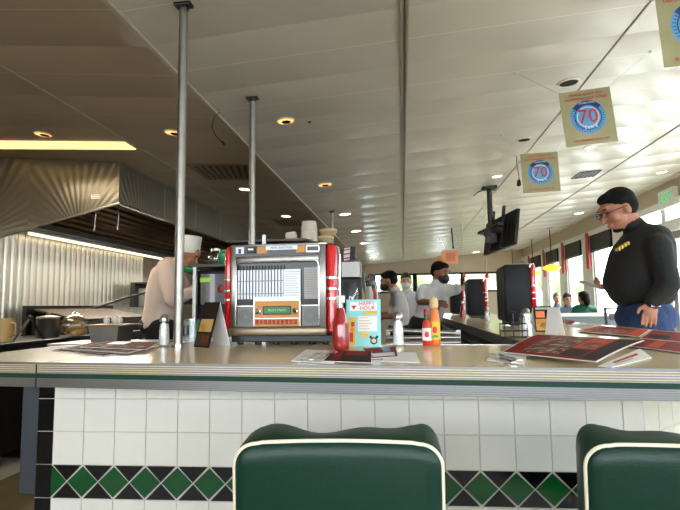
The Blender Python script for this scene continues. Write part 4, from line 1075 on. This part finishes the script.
# glass jars/bowls and green things on the shelf and worktop
def jar(x, y_, z, r, h, label, m='glass', lidm='steel', nm='glass_jar', cat='jar', grp='glass jars on the back bar shelf'):
    t = thing(nm, label, cat, (x, y_, z), 0, grp)
    MB().m(m).lathe([(0, 0), (r*.8, 0), (r, h*.15), (r, h*.7), (r*.7, h*.85)], seg=20).build('body', t, smooth=True)
    MB().m(lidm).lathe([(r*.72, h*.85), (r*.72, h*.96), (r*.3, h), (0, h)], seg=20).build('lid', t, smooth=True)
jar(-1.33, 3.6, zs, .05, .12, 'left glass jar on the shelf above the order machine')
jar(-1.19, 3.65, zs, .06, .09, 'low glass jar in the middle of the shelf above the order machine', 'glass', 'white')
jar(-1.06, 3.62, zs, .05, .15, 'right glass jar on the shelf, close to the red jukebox tube', 'glass', 'dark_steel')
jar(-1.40, 3.52, .9, .04, .12, 'green squeeze bottle on the worktop below the order machine', 'greenbottle', 'greenbottle', 'squeeze_bottle', 'bottle', 'green squeeze bottles')
jar(-1.30, 3.5, .9, .035, .14, 'second green squeeze bottle, nearer the tent card', 'greenbottle', 'white', 'squeeze_bottle', 'bottle', 'green squeeze bottles')
jar(-1.20, 3.5, .9, .05, .09, 'steel canister on the worktop behind the tent card', 'steel', 'steel', 'steel_canister', 'canister', None)
jar(-1.24, 3.52, zs, .045, .10, 'green teapot-like bottle on the shelf beside the cook', 'greenbottle', 'greenbottle', 'green_bottle', 'bottle', None)
for k, (yy, lab) in enumerate(((6.15, 'nearest small steel pan on the far bench edge'), (7.6, 'steel pan on the bench near the wall broiler'), (8.2, 'farthest steel pan on the bench'))):
    t = thing('steel_pan', lab, 'pan', (-3.0, yy, ZB), .4, 'steel pans on the kitchen bench')
    MB().m('steel').lathe([(0, 0), (.09, 0), (.11, .05), (.105, .05), (.087, .006), (0, .006)], seg=24).build('bowl', t, smooth=True); MB().m('black').cone((.1, 0, .045), (.28, 0, .07), .01).build('handle', t)
# paper cup stacks above the jukebox
def cups(px, pytop, pybot, Y, r, label, m='cup', tilt=0, n=4):
    b0 = at_y(px, pybot, Y); tp = at_y(px, pytop, Y); h = (tp.z-b0.z)
    t = thing('paper_cup_stack', label, 'cup stack', (b0.x, Y, zs2), 0, 'cream paper cup stacks')
    for k in range(n):
        z0 = h*k/n*.72
        MB().m(m).lathe([(0, z0+.001), (r*.97 , z0+.001), (r*1.0, z0+h*.02), (r*.82, z0+h*.44), (0, z0+h*.45)], seg=20).build('cup', t, smooth=True, T=Matrix.Rotation(tilt, 4, 'Y'))
cups(309.5, 221, 242, 4.0, .066, 'tall stack of cream paper cups above the jukebox', n=4)
cups(307, 232.5, 242, 3.86, .045, 'short stack of paper cups in front of the tall cup stack', n=2)
cups(292, 230, 242, 3.95, .05, 'leaning paper cups left of the tall stack', tilt=-.12, n=2)
for k, (px, py) in enumerate(((325, 240), (328, 234.5))):
    b0 = at_y(px, py, 4.05)
    tag(MB().m('tan').lathe([(0, 0), (.05, 0), (.075, .03), (.07, .05), (0, .055)], seg=20).build('paper_bowl', smooth=True, loc=(b0.x, 4.05, zs2+.055*k)), ['lower', 'upper'][k]+' tan takeout bowl right of the tall cup stack', 'bowl', 'tan takeout bowls')
# things seen right of the jukebox
q = at_y(351, 283, 4.6)
um = thing('coffee_urn', 'tall grey coffee urn right of the jukebox under the flags', 'coffee machine', (q.x, 4.6, .9006))
hh = at_y(351, 262, 4.6).z-.9
MB().m('brushed').box(-.11, .09, -.12, .12, hh-.15, hh, bev=.01).build('head', um); MB().m('glass').lathe([(0, hh-.4), (.07, hh-.4), (.085, hh-.3), (.05, hh-.18)], seg=20).build('carafe', um, smooth=True)
MB().m('black').box(-.11, .09, .03, .12, 0, hh-.15).build('body', um); MB().m('black').box(-.11, .09, -.12, .12, 0, hh-.42).build('base', um)
# striped flags
q = at_y(346, 262, 4.5)
for k in range(3):
    c0_ = q+Vector((.02+.015*k, .02*k, .10-.0*k)); zz = .015+(.055*(2-k))
    t = thing('small_flag', ['lowest', 'middle', 'top'][2-k]+' small striped flag right of the jukebox top', 'flag', (q.x-.02, 4.5+.02*k, at_y(346, 262-4.5*k, 4.5).z), 0, 'striped paper flags')
    for j in range(4): MB().m('red_matte' if j % 2 == 0 else 'white').hexa([(0, 0, j*.012), (.085, 0, j*.012+.012), (.085, .002, j*.012+.012), (0, .002, j*.012)], [(0, 0, j*.012+.012), (.085, 0, j*.012+.024), (.085, .002, j*.012+.024), (0, .002, j*.012+.012)]).build('stripe', t)
    MB().m('ink').box(.055, .10, -.003, 0, .015, .06).build('canton', t)
    MB().m('wood').cone((.1, .0, -.1), (.1, .0, .07), .003, .003, 6).build('stick', t)
st = thing('blender_machine', 'dark milkshake mixer on the far back bar, beside the flags', 'mixer', (-.50, 6.0, .9006))
MB().m('dark_steel').box(-.07, .07, .0, .1, 0, .5, bev=.01).build('column', st); MB().m('black').box(-.07, .07, -.16, .1, .44, .58, bev=.02).build('head', st); MB().m('steel').lathe([(0, .02), (.045, .02), (.055, .2), (.05, .2)], (0, -.1, 0), 20).build('mixing_cup', st, smooth=True); MB().m('black').box(-.1, .1, -.18, .1, 0, .02).build('base', st)
items = [(-.47, 5.0, .05, .2, 'white'), (-.44, 5.3, .045, .26, 'bread'), (-.50, 5.6, .05, .24, 'steel'), (-.44, 6.5, .06, .3, 'white'), (-.50, 7.0, .06, .34, 'tan'), (-.44, 7.4, .06, .3, 'red_matte'), (-.46, 7.9, .07, .4, 'steel'), (-.60, 4.85, .05, .12, 'yellow')]
lbs = ['white squeeze bottle on the back bar just beyond the coffee urn', 'beige jar on the back bar beyond the coffee urn', 'steel canister on the back bar before the mixer', 'white canister beyond the mixer', 'tan canister behind the side-facing server', 'red canister far along the back bar', 'steel flask at the far end of the back bar', 'small yellow jar next to the coffee urn']
for (x, y_, r, h, m), l_ in zip(items, lbs): jar(x, y_, .9005, r*1.25, h*1.7, l_, m, 'dark_steel', 'canister', 'canister', 'canisters along the back bar')
# stainless rack right behind the front counter
rk = thing('dish_rack', 'low steel rail rack behind the counter, between the shaker and the sauce bottles', 'rack', (0, 0, 0))
for k, (y1, y2) in enumerate(((329, 333.5), (337, 337.5), (342.5, 342.5))):
    a, b_ = at_y(386, y1+1, 3.0-.2*k), at_y(460, y2, 3.0-.2*k)
    f = MB().m('steel').tube([a, b_], .014, 10); f.build('rail', rk, smooth=True)
for px in (388, 458):
    a = at_y(px, 330, 3.0); MB().m('steel').box(a.x-.012, a.x+.012, 2.6, 3.02, 0, .02).box(a.x-.012, a.x+.012, 3.0-.012, 3.0+.012, 0, a.z).box(a.x-.012, a.x+.012, 2.6, 2.624, 0, a.z-.09).build('frame', rk)
MB().m('pale').box(-.06, .02, 2.7, 2.9, .75, .84, bev=.006).build('tray', rk)

# red hanging balls
for k, (px, py, Y) in enumerate(((464, 275.5, 7.5), (487, 276, 7.0))):
    q = at_y(px, py, Y); t = thing('red_hanging_ball', ['left', 'right'][k]+' red ball ornament hanging above the far jukeboxes', 'ornament', q, 0, 'red hanging balls')
    MB().m('red').ell((0, 0, 0), (.03, .03, .033)).build('ball', t, smooth=True); MB().m('string').cone((0, 0, .03), (0, 0, ceil_z(q.x)-q.z), .003, .003, 6).build('string', t)
    MB().m('white').ell((.02, -.022, 0), (.008, .008, .008)).build('spot', t)

# ------------------------------------------------------------------ dining side
bt = thing('booth_partition', 'grey booth divider with a pale rail in front of the seated guests', 'partition', (2.35, 8.0, 0))
MB().m('partition').box(-.62, .95, -.03, .03, 0, .9).build('panel', bt); MB().m('pale').box(-.64, .97, -.05, .05, .9, .95, bev=.008).build('top_rail', bt)
def booth(x, y_, label, rz=0):
    t = thing('booth_bench', label, 'bench', (x, y_, 0), rz, 'dark booth benches by the windows')
    MB().m('booth').box(-.5, .5, -.25, .25, .1, .46, bev=.03).build('seat', t); MB().m('booth').box(-.5, .5, .2, .3, .4, .93, bev=.03).build('backrest', t); MB().m('black').box(-.48, .48, -.2, .25, 0, .1).build('base', t)
booth(2.85, 9.2, 'booth bench holding the guest in green', PI); booth(2.85, 10.35, 'middle booth bench, holding the guest in dark grey'); booth(2.85, 11.45, 'farthest booth bench, holding the guest in pale grey')
tb = thing('booth_table', 'white booth table beside the seated guests', 'table', (2.85, 9.75, 0)); MB().m('pale').box(-.5, .5, -.12, .16, .68, .705, bev=.006).build('tabletop', tb); MB().m('steel').cone((-.38, 0, .02), (-.38, 0, .68), .04).build('pedestal', tb); MB().m('steel').lathe([(.11, 0), (.11, .02), (0, .03)], (-.38, 0, 0), seg=20).build('base', tb)
hs = thing('high_chair', 'dark metal chair standing left of the man in black', 'chair', (1.9, 4.5, 0))
MB().m('dark_steel').box(-.2, .2, -.2, .2, .6, .63).build('seat', hs)
for a in (-1, 1):
    for b_ in (-1, 1): MB().m('dark_steel').cone((a*.2, b_*.2, 0), (a*.17, b_*.17, .6), .013).build('leg', hs)
MB().m('dark_steel').tube([(-.18, .18, .6), (-.19, .2, 1.05), (.19, .2, 1.05), (.18, .18, .6)], .014).box(-.16, .16, .18, .2, .95, 1.0).build('backrest', hs)
# outside
bd = thing('outside_building', 'pale building with a red band seen through the windows', 'building', (16, 10, -.12))
MB().m('facade').box(-3, 3, -14, 14, 0, 4).build('wall', bd); MB().m('red_matte').box(-3.1, -3, -10, 2, 2.6, 3.1).build('band', bd)
for k in range(5): MB().m('partition').box(-3.08, -3, -9+k*4, -7+k*4, .8, 2.2).build('window', bd)
for k in range(4):
    cx = -2.2+k*2.5; t = thing('outside_shrub', ['leftmost', 'second', 'third', 'rightmost'][k]+' green shrub outside the far windows', 'shrub', (cx, 18, -.12), 0, 'green shrubs outside')
    f = MB().m('foliage')
    for j in range(9): f.ell((random.uniform(-.5, .5), random.uniform(-.3, .3), random.uniform(.6, 2.3)), (random.uniform(.5, .8),)*3, u=10, v=7)
    f.build('foliage', t, voxel=.12, sm=1); MB().m('wood').cone((0, 0, 0), (0, 0, .8), .08).build('trunk', t)

# ------------------------------------------------------------------ people
def head(skin, Mx, s=1.0, nose=1):
    R3 = Mx.to_3x3().normalized()
    def e(c, r): skin.ell(Mx @ Vector([v*s for v in c]), [v*s for v in r], R3, 20, 14)
    e((-.005, 0, .035), (.095, .074, .088)); e((.028, 0, -.02), (.062, .058, .085)); e((.05, 0, -.075), (.032, .034, .026))
    e((.082, 0, .05), (.02, .05, .016))
    if nose:
        skin.cap(Mx @ Vector((.088*s, 0, .022*s)), Mx @ Vector((.112*s, 0, -.018*s)), .009*s, .014*s)
        e((.088, 0, -.05), (.014, .024, .007)); e((.086, 0, -.062), (.013, .02, .007))
    for sg in (-1, 1):
        e((-.008, sg*.075, .0), (.02, .010, .032)); e((.06, sg*.04, -.015), (.025, .022, .028))
def hand(skin, wrist, d, palm_n, s=1.0, curl=.5, thumb=1):
    d = Vector(d).normalized(); n = Vector(palm_n); n = (n-d*n.dot(d)).normalized(); sd = d.cross(n)*thumb
    w = Vector(wrist)
    R3 = Matrix((d, sd, n)).transposed()
    skin.ell(w+d*.045*s, (.052*s, .04*s, .017*s), R3); skin.cap(w-d*.02, w+d*.02, .025*s, .026*s)
    for k, (off, L_) in enumerate(((.034, .068), (.0115, .078), (-.0115, .072), (-.034, .056))):
        p0 = w+d*.080*s+sd*off*s; a = curl*(.5+.08*k); d1 = (d*math.cos(a)+n*math.sin(a)); a2 = curl*1.5; d2 = d*math.cos(a2)+n*math.sin(a2)
        p1 = p0+d1*L_*.5*s; p2 = p1+d2*L_*.5*s
        skin.cap(w+d*.05*s+sd*off*.7*s, p0, .0095*s, .0085*s); skin.cap(p0, p1, .0085*s, .0078*s); skin.cap(p1, p2, .0078*s, .0068*s)
    t0 = w+d*.02*s+sd*.028*s; t1 = t0+(d*.6+sd*.7+n*.2).normalized()*.042*s; t2 = t1+(d*.85+sd*.15+n*.4).normalized()*.034*s
    skin.cap(t0, t1, .013*s, .011*s); skin.cap(t1, t2, .0108*s, .009*s)
def person(name, label, loc, rz, J, mats, vox=.012, extras=None, hs=1.0, nose=1, group=None):
    """J in local frame: facing +X, left is +Y"""
    t = thing(name, label, 'person', loc, rz, group)
    V = {k: Vector(v) for k, v in J.items() if k not in ('head', 'torso', 'sleeve') and not k.startswith('curl')}
    hd = Matrix.Translation(V['headc']) @ Euler(J['head']).to_matrix().to_4x4()
    sk, sh, tr, sho = MB().m(mats['skin']), MB().m(mats['shirt']), MB().m(mats['legs']), MB().m('black')
    head(sk, hd, hs, nose)
    sk.cap(V['neck'], hd @ Vector((-.02, 0, -.03))*1.0, .056*hs, .052*hs)
    TL = []
    for (c0_, r0_), (c1_, r1_) in zip(J['torso'], J['torso'][1:]):
        for k in range(4): TL.append((Vector(c0_).lerp(Vector(c1_), k/4), Vector(r0_).lerp(Vector(r1_), k/4)))
    TL.append(J['torso'][-1])
    for c, r in TL:
        sk.ell(c, [v*.9 for v in r], None, 20, 14); sh.ell(c, r, None, 24, 16)
    sh.cap(V['neck'], V['neck']+(hd.translation-V['neck'])*.18, .066*hs, .062*hs)
    for sd in 'LR':
        S_, E_, W_ = V['sh'+sd], V['el'+sd], V['wr'+sd]
        sk.cap(S_, E_, .045, .037); sk.cap(E_, W_, .039, .027)
        full = J['sleeve']
        k = mats.get('fat', 1)
        sh.cap(Vector((S_.x, S_.y*.55, S_.z+.0)), S_, .078*k, .068*k)
        if full: sh.cap(S_, E_, .072*k, .058*k); sh.cap(E_, E_.lerp(W_, .93), .058*k, .042*k)
        else: sh.cap(S_, S_.lerp(E_, .72), .062*k, .06*k)
        H_, K_, A_ = V['hip'+sd], V['kn'+sd], V['an'+sd]
        sk.cap(H_, K_, .06, .045); sk.cap(K_, A_, .045, .032)
        tr.cap(H_, K_, .115*k, .075*k); tr.cap(K_, A_+Vector((0, 0, .03)), .078*k, .06*k)
        sk.cap(A_, A_+Vector((.1, 0, -.03)), .03, .028)
        sho.cap(A_+Vector((-.04, 0, -.045)), A_+Vector((.14, 0, -.045)), .042, .036)
        hand(sk, W_, J['hd'+sd][:3], J['pn'+sd], .98, J.get('curl'+sd, (.6,))[0], 1 if sd == 'L' else -1)
    tr.ell((V['hipL']+V['hipR'])/2+Vector((0, 0, .03)), (.15*mats.get('fat', 1), .175*mats.get('fat', 1), .13), None, 20, 12)
    sk.cap((V['hipL']+V['hipR'])/2, V['neck'], .09, .06)
    sk.build('body', t, voxel=vox, sm=2)
    sh.build(mats.get('shirtname', 'shirt'), t, voxel=.011, sm=9); tr.build('trousers', t, voxel=vox*1.3, sm=4)
    sho.build('shoes', t, voxel=.012, sm=3)
    R3 = hd.to_3x3()
    hr = MB().m(mats['hair'])
    def he(c, r): hr.ell(hd @ Vector([v*hs for v in c]), [v*hs for v in r], R3, 20, 14)
    he((-.018, 0, .055), (.098, .079, .083)) if not mats.get('hat') else he((-.03, 0, .04), (.085, .078, .075)); he((-.04, 0, .02), (.072, .078, .075))
    if not mats.get('hat'): he((.035, 0, .095), (.05, .058, .034))
    if mats.get('longhair'): he((-.075, 0, -.03), (.045, .06, .1))
    hr.build('hair', t, voxel=vox*.8, sm=2)
    for sg in (-1, 1):
        MB().m('black').ell(hd @ Vector((.083*hs, sg*.03*hs, .022*hs)), (.008*hs, .010*hs, .006*hs), R3).build('eye', t, smooth=True)
        MB().m(mats['hair']).ell(hd @ Vector((.092*hs, sg*.032*hs, .046*hs)), (.008*hs, .02*hs, .005*hs), R3).build('eyebrow', t, smooth=True)
    if mats.get('mask'):
        mk = MB().m(mats['mask']).ell(hd @ Vector((.052*hs, 0, -.04*hs)), (.072*hs, .066*hs, .056*hs), R3, 20, 14).build('face_mask', t, smooth=True)
        MB().m(mats['mask']).tube([hd @ Vector((.05*hs, .062*hs, -.02*hs)), hd @ Vector((-.005*hs, .08*hs, .0)), hd @ Vector((.045*hs, .062*hs, -.05*hs))], .0025, 6).tube([hd @ Vector((.05*hs, -.062*hs, -.02*hs)), hd @ Vector((-.005*hs, -.08*hs, .0)), hd @ Vector((.045*hs, -.062*hs, -.05*hs))], .0025, 6).build('ear_loop', mk)
    return t, hd
# --- the man in black
MY = 3.5; MX0 = 1.63
def L_(px, py, Y=MY):    # picture point at depth Y in the man's frame
    w_ = at_y(px, py, Y); return (-(w_.x-MX0), -(Y-MY), w_.z)
J = dict(headc=L_(619.5, 211.5), head=(0, math.radians(24), math.radians(6)), neck=L_(636, 229),
    torso=[(L_(647, 240), (.13, .2, .1)), (L_(645, 249), (.155, .235, .15)), (L_(641, 263), (.19, .225, .19)), (L_(637.5, 281), (.2, .22, .16)), (L_(642, 293), (.19, .21, .11))],
    shL=L_(657, 247, MY-.2), elL=L_(668, 284, MY-.28), wrL=L_(652, 303, MY-.27), hdL=(.25, 0, -1), pnL=(.3, 1, 0), curlL=(.45,),
    shR=L_(650, 246, MY+.2), elR=L_(628, 282, MY+.26), wrR=L_(610, 287.5, MY+.12), hdR=(1, .25, .1), pnR=(0, .4, 1), curlR=(1.1,),
    hipL=L_(646, 322, MY-.1), hipR=L_(646, 322, MY+.1), knL=(-.02, .12, .5), knR=(-.02, -.12, .5), anL=(-.04, .13, .085), anR=(-.04, -.13, .085), sleeve=True)
man, hd = person('person', 'heavyset man in a black sweatshirt and blue jeans looking at a phone', (MX0, MY, 0), PI, J, dict(skin='skin', shirt='blackcloth', legs='denim', hair='hair', fat=1.16, shirtname='sweatshirt'), .0062, hs=1.13)
s_ = 1.13
g = MB().m('black')
for sg in (-1, 1):
    c = hd @ Vector((.104*s_, sg*.033*s_, .02*s_)); R3 = hd.to_3x3()
    g.tube([c+R3 @ Vector((0, .024*math.cos(a*PI/8)*s_, .016*math.sin(a*PI/8)*s_)) for a in range(16)], .0024, 6, True)
    g.tube([hd @ Vector((.104*s_, sg*.057*s_, .024*s_)), hd @ Vector((.05*s_, sg*.078*s_, .022*s_)), hd @ Vector((-.01*s_, sg*.084*s_, .018*s_))], .0026, 6)
g.tube([hd @ Vector((.106*s_, -.011*s_, .022*s_)), hd @ Vector((.112*s_, 0, .026*s_)), hd @ Vector((.106*s_, .011*s_, .022*s_))], .0022, 6)
gl = g.build('eyeglasses', man)
MB().m('hair').ell(hd @ Vector((.05*s_, 0, -.085*s_)), (.034*s_, .03*s_, .022*s_), hd.to_3x3()).build('goatee', man, smooth=True)
em = MB().m('yellow')
for k in range(4):
    c = Vector(L_(617.5+k*3, 249.5-k*1.9, MY-.155+.0*k)); em.box(c.x-.006, c.x+.003, c.y-.03, c.y+.03, c.z-.009, c.z+.010)
em.build('chest_emblem', man)
wr = Vector(L_(655, 305.5, MY-.30)); MB().m('paper').box(-.03, .02, -.004, .004, -.008, .012).build('wristband', man, T=Matrix.Translation(wr))
a = at_y(581, 281.5, MY+.12); b_ = at_y(602, 288.5, MY+.12)
t = thing('phone', 'pale phone held out in the hand of the man in black', 'phone', (a+b_)/2, 0)
dv = (b_-a); MB().m('page_grey').box(-dv.length/2, dv.length/2, -.036, .036, -.005, .005, bev=.002).build('case', t, T=Matrix.Rotation(-math.atan2(dv.z, dv.x), 4, 'Y')); MB().m('black_gloss').box(-dv.length/2*.9, dv.length/2*.9, -.033, .033, .0052, .006).build('screen', t, T=Matrix.Rotation(-math.atan2(dv.z, dv.x), 4, 'Y'))

# --- workers: generic builder from picture points, facing angle a
def worker(label, px0, Y, face, pts, mats, hs=1.0, name='person', headrot=(0, .2, 0), vox=.013, sleeve=False, torso_r=1.0, nose=1):
    w0 = at_y(px0, 300, Y); base = Vector((w0.x, Y, 0))
    Ri = Matrix.Rotation(-face, 3, 'Z')
    def l(p):
        Yp = Y+(p[2] if len(p) > 2 else 0); w_ = at_y(p[0], p[1], Yp); return Ri @ (w_-base)
    J = {k: l(v) for k, v in pts.items() if k in ('headc', 'neck', 'shL', 'shR', 'elL', 'elR', 'wrL', 'wrR', 'hipL', 'hipR')}
    mid = (J['shL']+J['shR'])/2; hp = (J['hipL']+J['hipR'])/2; r = torso_r
    J['torso'] = [(mid.lerp(hp, .12), (.105*r, .175*r, .10)), (mid.lerp(hp, .38), (.125*r, .165*r, .16)), (mid.lerp(hp, .68), (.12*r, .155*r, .15)), (mid.lerp(hp, .95), (.125*r, .165*r, .12))]
    J['head'] = headrot; J['sleeve'] = sleeve
    for sd in 'LR':
        J['hd'+sd] = tuple((J['wr'+sd]-J['el'+sd]).normalized()); J['pn'+sd] = (0, -1 if sd == 'L' else 1, -.4)
        h_ = J['hip'+sd]; J['kn'+sd] = Vector((h_.x+.02, h_.y, .5)) if not mats.get('seated') else Vector((h_.x+.36, h_.y, .57)); J['an'+sd] = Vector((h_.x+(.36 if mats.get('seated') else 0), h_.y, .085))
        if mats.get('seated'): h_.z = .60
    return person(name, label, base, face, J, mats, vox, hs=hs, nose=nose)
cm_, hdc = worker('cook in a white jacket and tall white paper hat leaning over the back bar', 170, 4.6, 0.0,
    dict(headc=(189, 256), neck=(178, 263), shL=(172, 267, .17), shR=(166, 268, -.17), elL=(186, 292, .25), elR=(172, 300, -.26), wrL=(206, 286, .12), wrR=(197, 290, -.16), hipL=(160, 328, .09), hipR=(160, 328, -.09)),
    dict(skin='skin', shirt='chefcloth', legs='trouser', hair='hair', fat=1.2, shirtname='jacket', hat=1), headrot=(0, .55, -.2), sleeve=True, torso_r=1.3, hs=1.0)
ht = MB().m('white').lathe([(.092, 0), (.094, .02), (.10, .155), (.098, .158), (.06, .15), (0, .15)], seg=28).m('paper').lathe([(.094, 0), (.096, .004), (.0965, .03), (.094, .032)], seg=28)
ht.build('paper_hat', cm_, smooth=True, T=Matrix.Translation(hdc @ Vector((-.012, 0, .025))) @ Euler((0, .1, 0)).to_matrix().to_4x4())
MB().m('greenbottle').cap((0, 0, 0), (.12, -.02, -.02), .03, .045).ell((.13, 0, -.05), (.05, .04, .05)).build('neckerchief', cm_, voxel=.012, sm=2, T=Matrix.Translation(hdc @ Vector((.03, -.02, -.12))))
worker('server in a white shirt seen side-on, elbow bent, facing the back bar', 398, 6.2, PI-.1,
    dict(headc=(389, 282), neck=(395, 291), shL=(398, 297, -.17), shR=(398, 297, .17), elL=(399, 316, -.24), elR=(392, 314, .22), wrL=(384, 317, -.2), wrR=(382, 314, .12), hipL=(400, 333, -.08), hipR=(400, 333, .08)),
    dict(skin='skin', shirt='whitecloth', legs='trouser', hair='hair', fat=1.0, mask='black'), headrot=(0, .25, 0))
worker('server with a white face mask standing behind the side-facing server', 408, 7.6, -PI/2+.2,
    dict(headc=(406, 282), neck=(407, 291), shL=(414, 296), shR=(400, 296), elL=(416, 312), elR=(399, 311), wrL=(411, 321, -.1), wrR=(404, 320, -.1), hipL=(410, 326), hipR=(404, 326)),
    dict(skin='skin_lt', shirt='whitecloth', legs='trouser', hair='hair_brown', mask='mask_white', longhair=1), headrot=(0, .2, -.2))
worker('server in a white shirt and black face mask reaching toward the far jukebox', 434, 5.6, -PI/2+.75,
    dict(headc=(440, 274), neck=(437, 285), shL=(450, 290, .06), shR=(423, 291, -.04), elL=(458, 289, .05), elR=(420, 301.5, -.1), wrL=(466, 286, .25), wrR=(436, 303, -.24), hipL=(431, 327), hipR=(419, 327)),
    dict(skin='skin_dk', shirt='whitecloth', legs='trouser', hair='hair', mask='black', fat=1.05), headrot=(0, .22, .15), torso_r=1.05)
worker('seated guest in a green top seen from behind through the booth', 581, 9.2, PI/2+.3,
    dict(headc=(583.5, 299), neck=(584, 306), shL=(577, 310), shR=(592, 310), elL=(574, 319, .0), elR=(595, 319, .0), wrL=(577, 318.5, .22), wrR=(592, 318.5, .22), hipL=(579, 329), hipR=(589, 329)),
    dict(skin='skin', shirt='greencloth', legs='trouser', hair='hair', fat=1.15, longhair=1, seated=1), torso_r=1.2, headrot=(0, .1, 0), sleeve=True)
worker('seated guest in dark grey, left of the guest in green', 568, 10.3, -PI/2,
    dict(headc=(567.5, 300), neck=(568, 307), shL=(574, 311), shR=(562, 311), elL=(576, 319), elR=(560, 319), wrL=(572, 317.5, -.22), wrR=(564, 317.5, -.22), hipL=(571, 327), hipR=(565, 327)),
    dict(skin='skin_lt', shirt='greycloth', legs='trouser', hair='hair_brown', seated=1), sleeve=True, headrot=(0, .2, 0))
worker('seated guest in pale grey, farthest left by the windows', 557, 11.4, -PI/2,
    dict(headc=(557, 299), neck=(557, 306), shL=(563, 310), shR=(551, 310), elL=(564, 318), elR=(550, 318), wrL=(561, 320, -.25), wrR=(553, 320, -.25), hipL=(560, 325), hipR=(554, 325)),
    dict(skin='skin_lt', shirt='greycloth', legs='trouser', hair='juke_grey', seated=1), sleeve=True, headrot=(0, .2, 0))

# ------------------------------------------------------------------ light
w = bpy.data.worlds.new('world'); SC.world = w; w.use_nodes = True
bgn = w.node_tree.nodes['Background']; bgn.inputs[0].default_value = (.86, .93, 1.0, 1); bgn.inputs[1].default_value = 9.0
def area(name, loc, rot, sx, sy, power, col):
    l = bpy.data.lights.new(name, 'AREA'); l.shape = 'RECTANGLE'; l.size = sx; l.size_y = sy; l.energy = power; l.color = col
    o = bpy.data.objects.new(name, l); COL.objects.link(o); o.location = loc; o.rotation_euler = rot; return o
sl = bpy.data.lights.new('sun', 'SUN'); sl.energy = 9; sl.angle = math.radians(3); sl.color = (1, .95, .86)
so = bpy.data.objects.new('sun', sl); COL.objects.link(so); so.rotation_euler = Vector((-.75, -.25, -1)).to_track_quat('-Z', 'Y').to_euler()
area('hood_light', (XL+.3, 5.9, ztr-.06), (0, math.radians(-35), 0), .1, 2.8, 42, (1, .93, .8))
area('ceiling_fluorescent', (-2.6, 3.9, 2.29), (0, 0, 0), 1.2, .15, 5, (1, .85, .6))

SC.render.engine = 'CYCLES'
SC.cycles.use_denoising = True
SC.cycles.max_bounces = 8; SC.cycles.diffuse_bounces = 4; SC.cycles.glossy_bounces = 4; SC.cycles.transparent_max_bounces = 12
SC.cycles.sample_clamp_indirect = 6
SC.cycles.caustics_reflective = False; SC.cycles.caustics_refractive = False
vs = SC.view_settings; vs.view_transform = 'Standard'; vs.look = 'None'; vs.gamma = 1; vs.use_curve_mapping = False; vs.exposure = 0.62
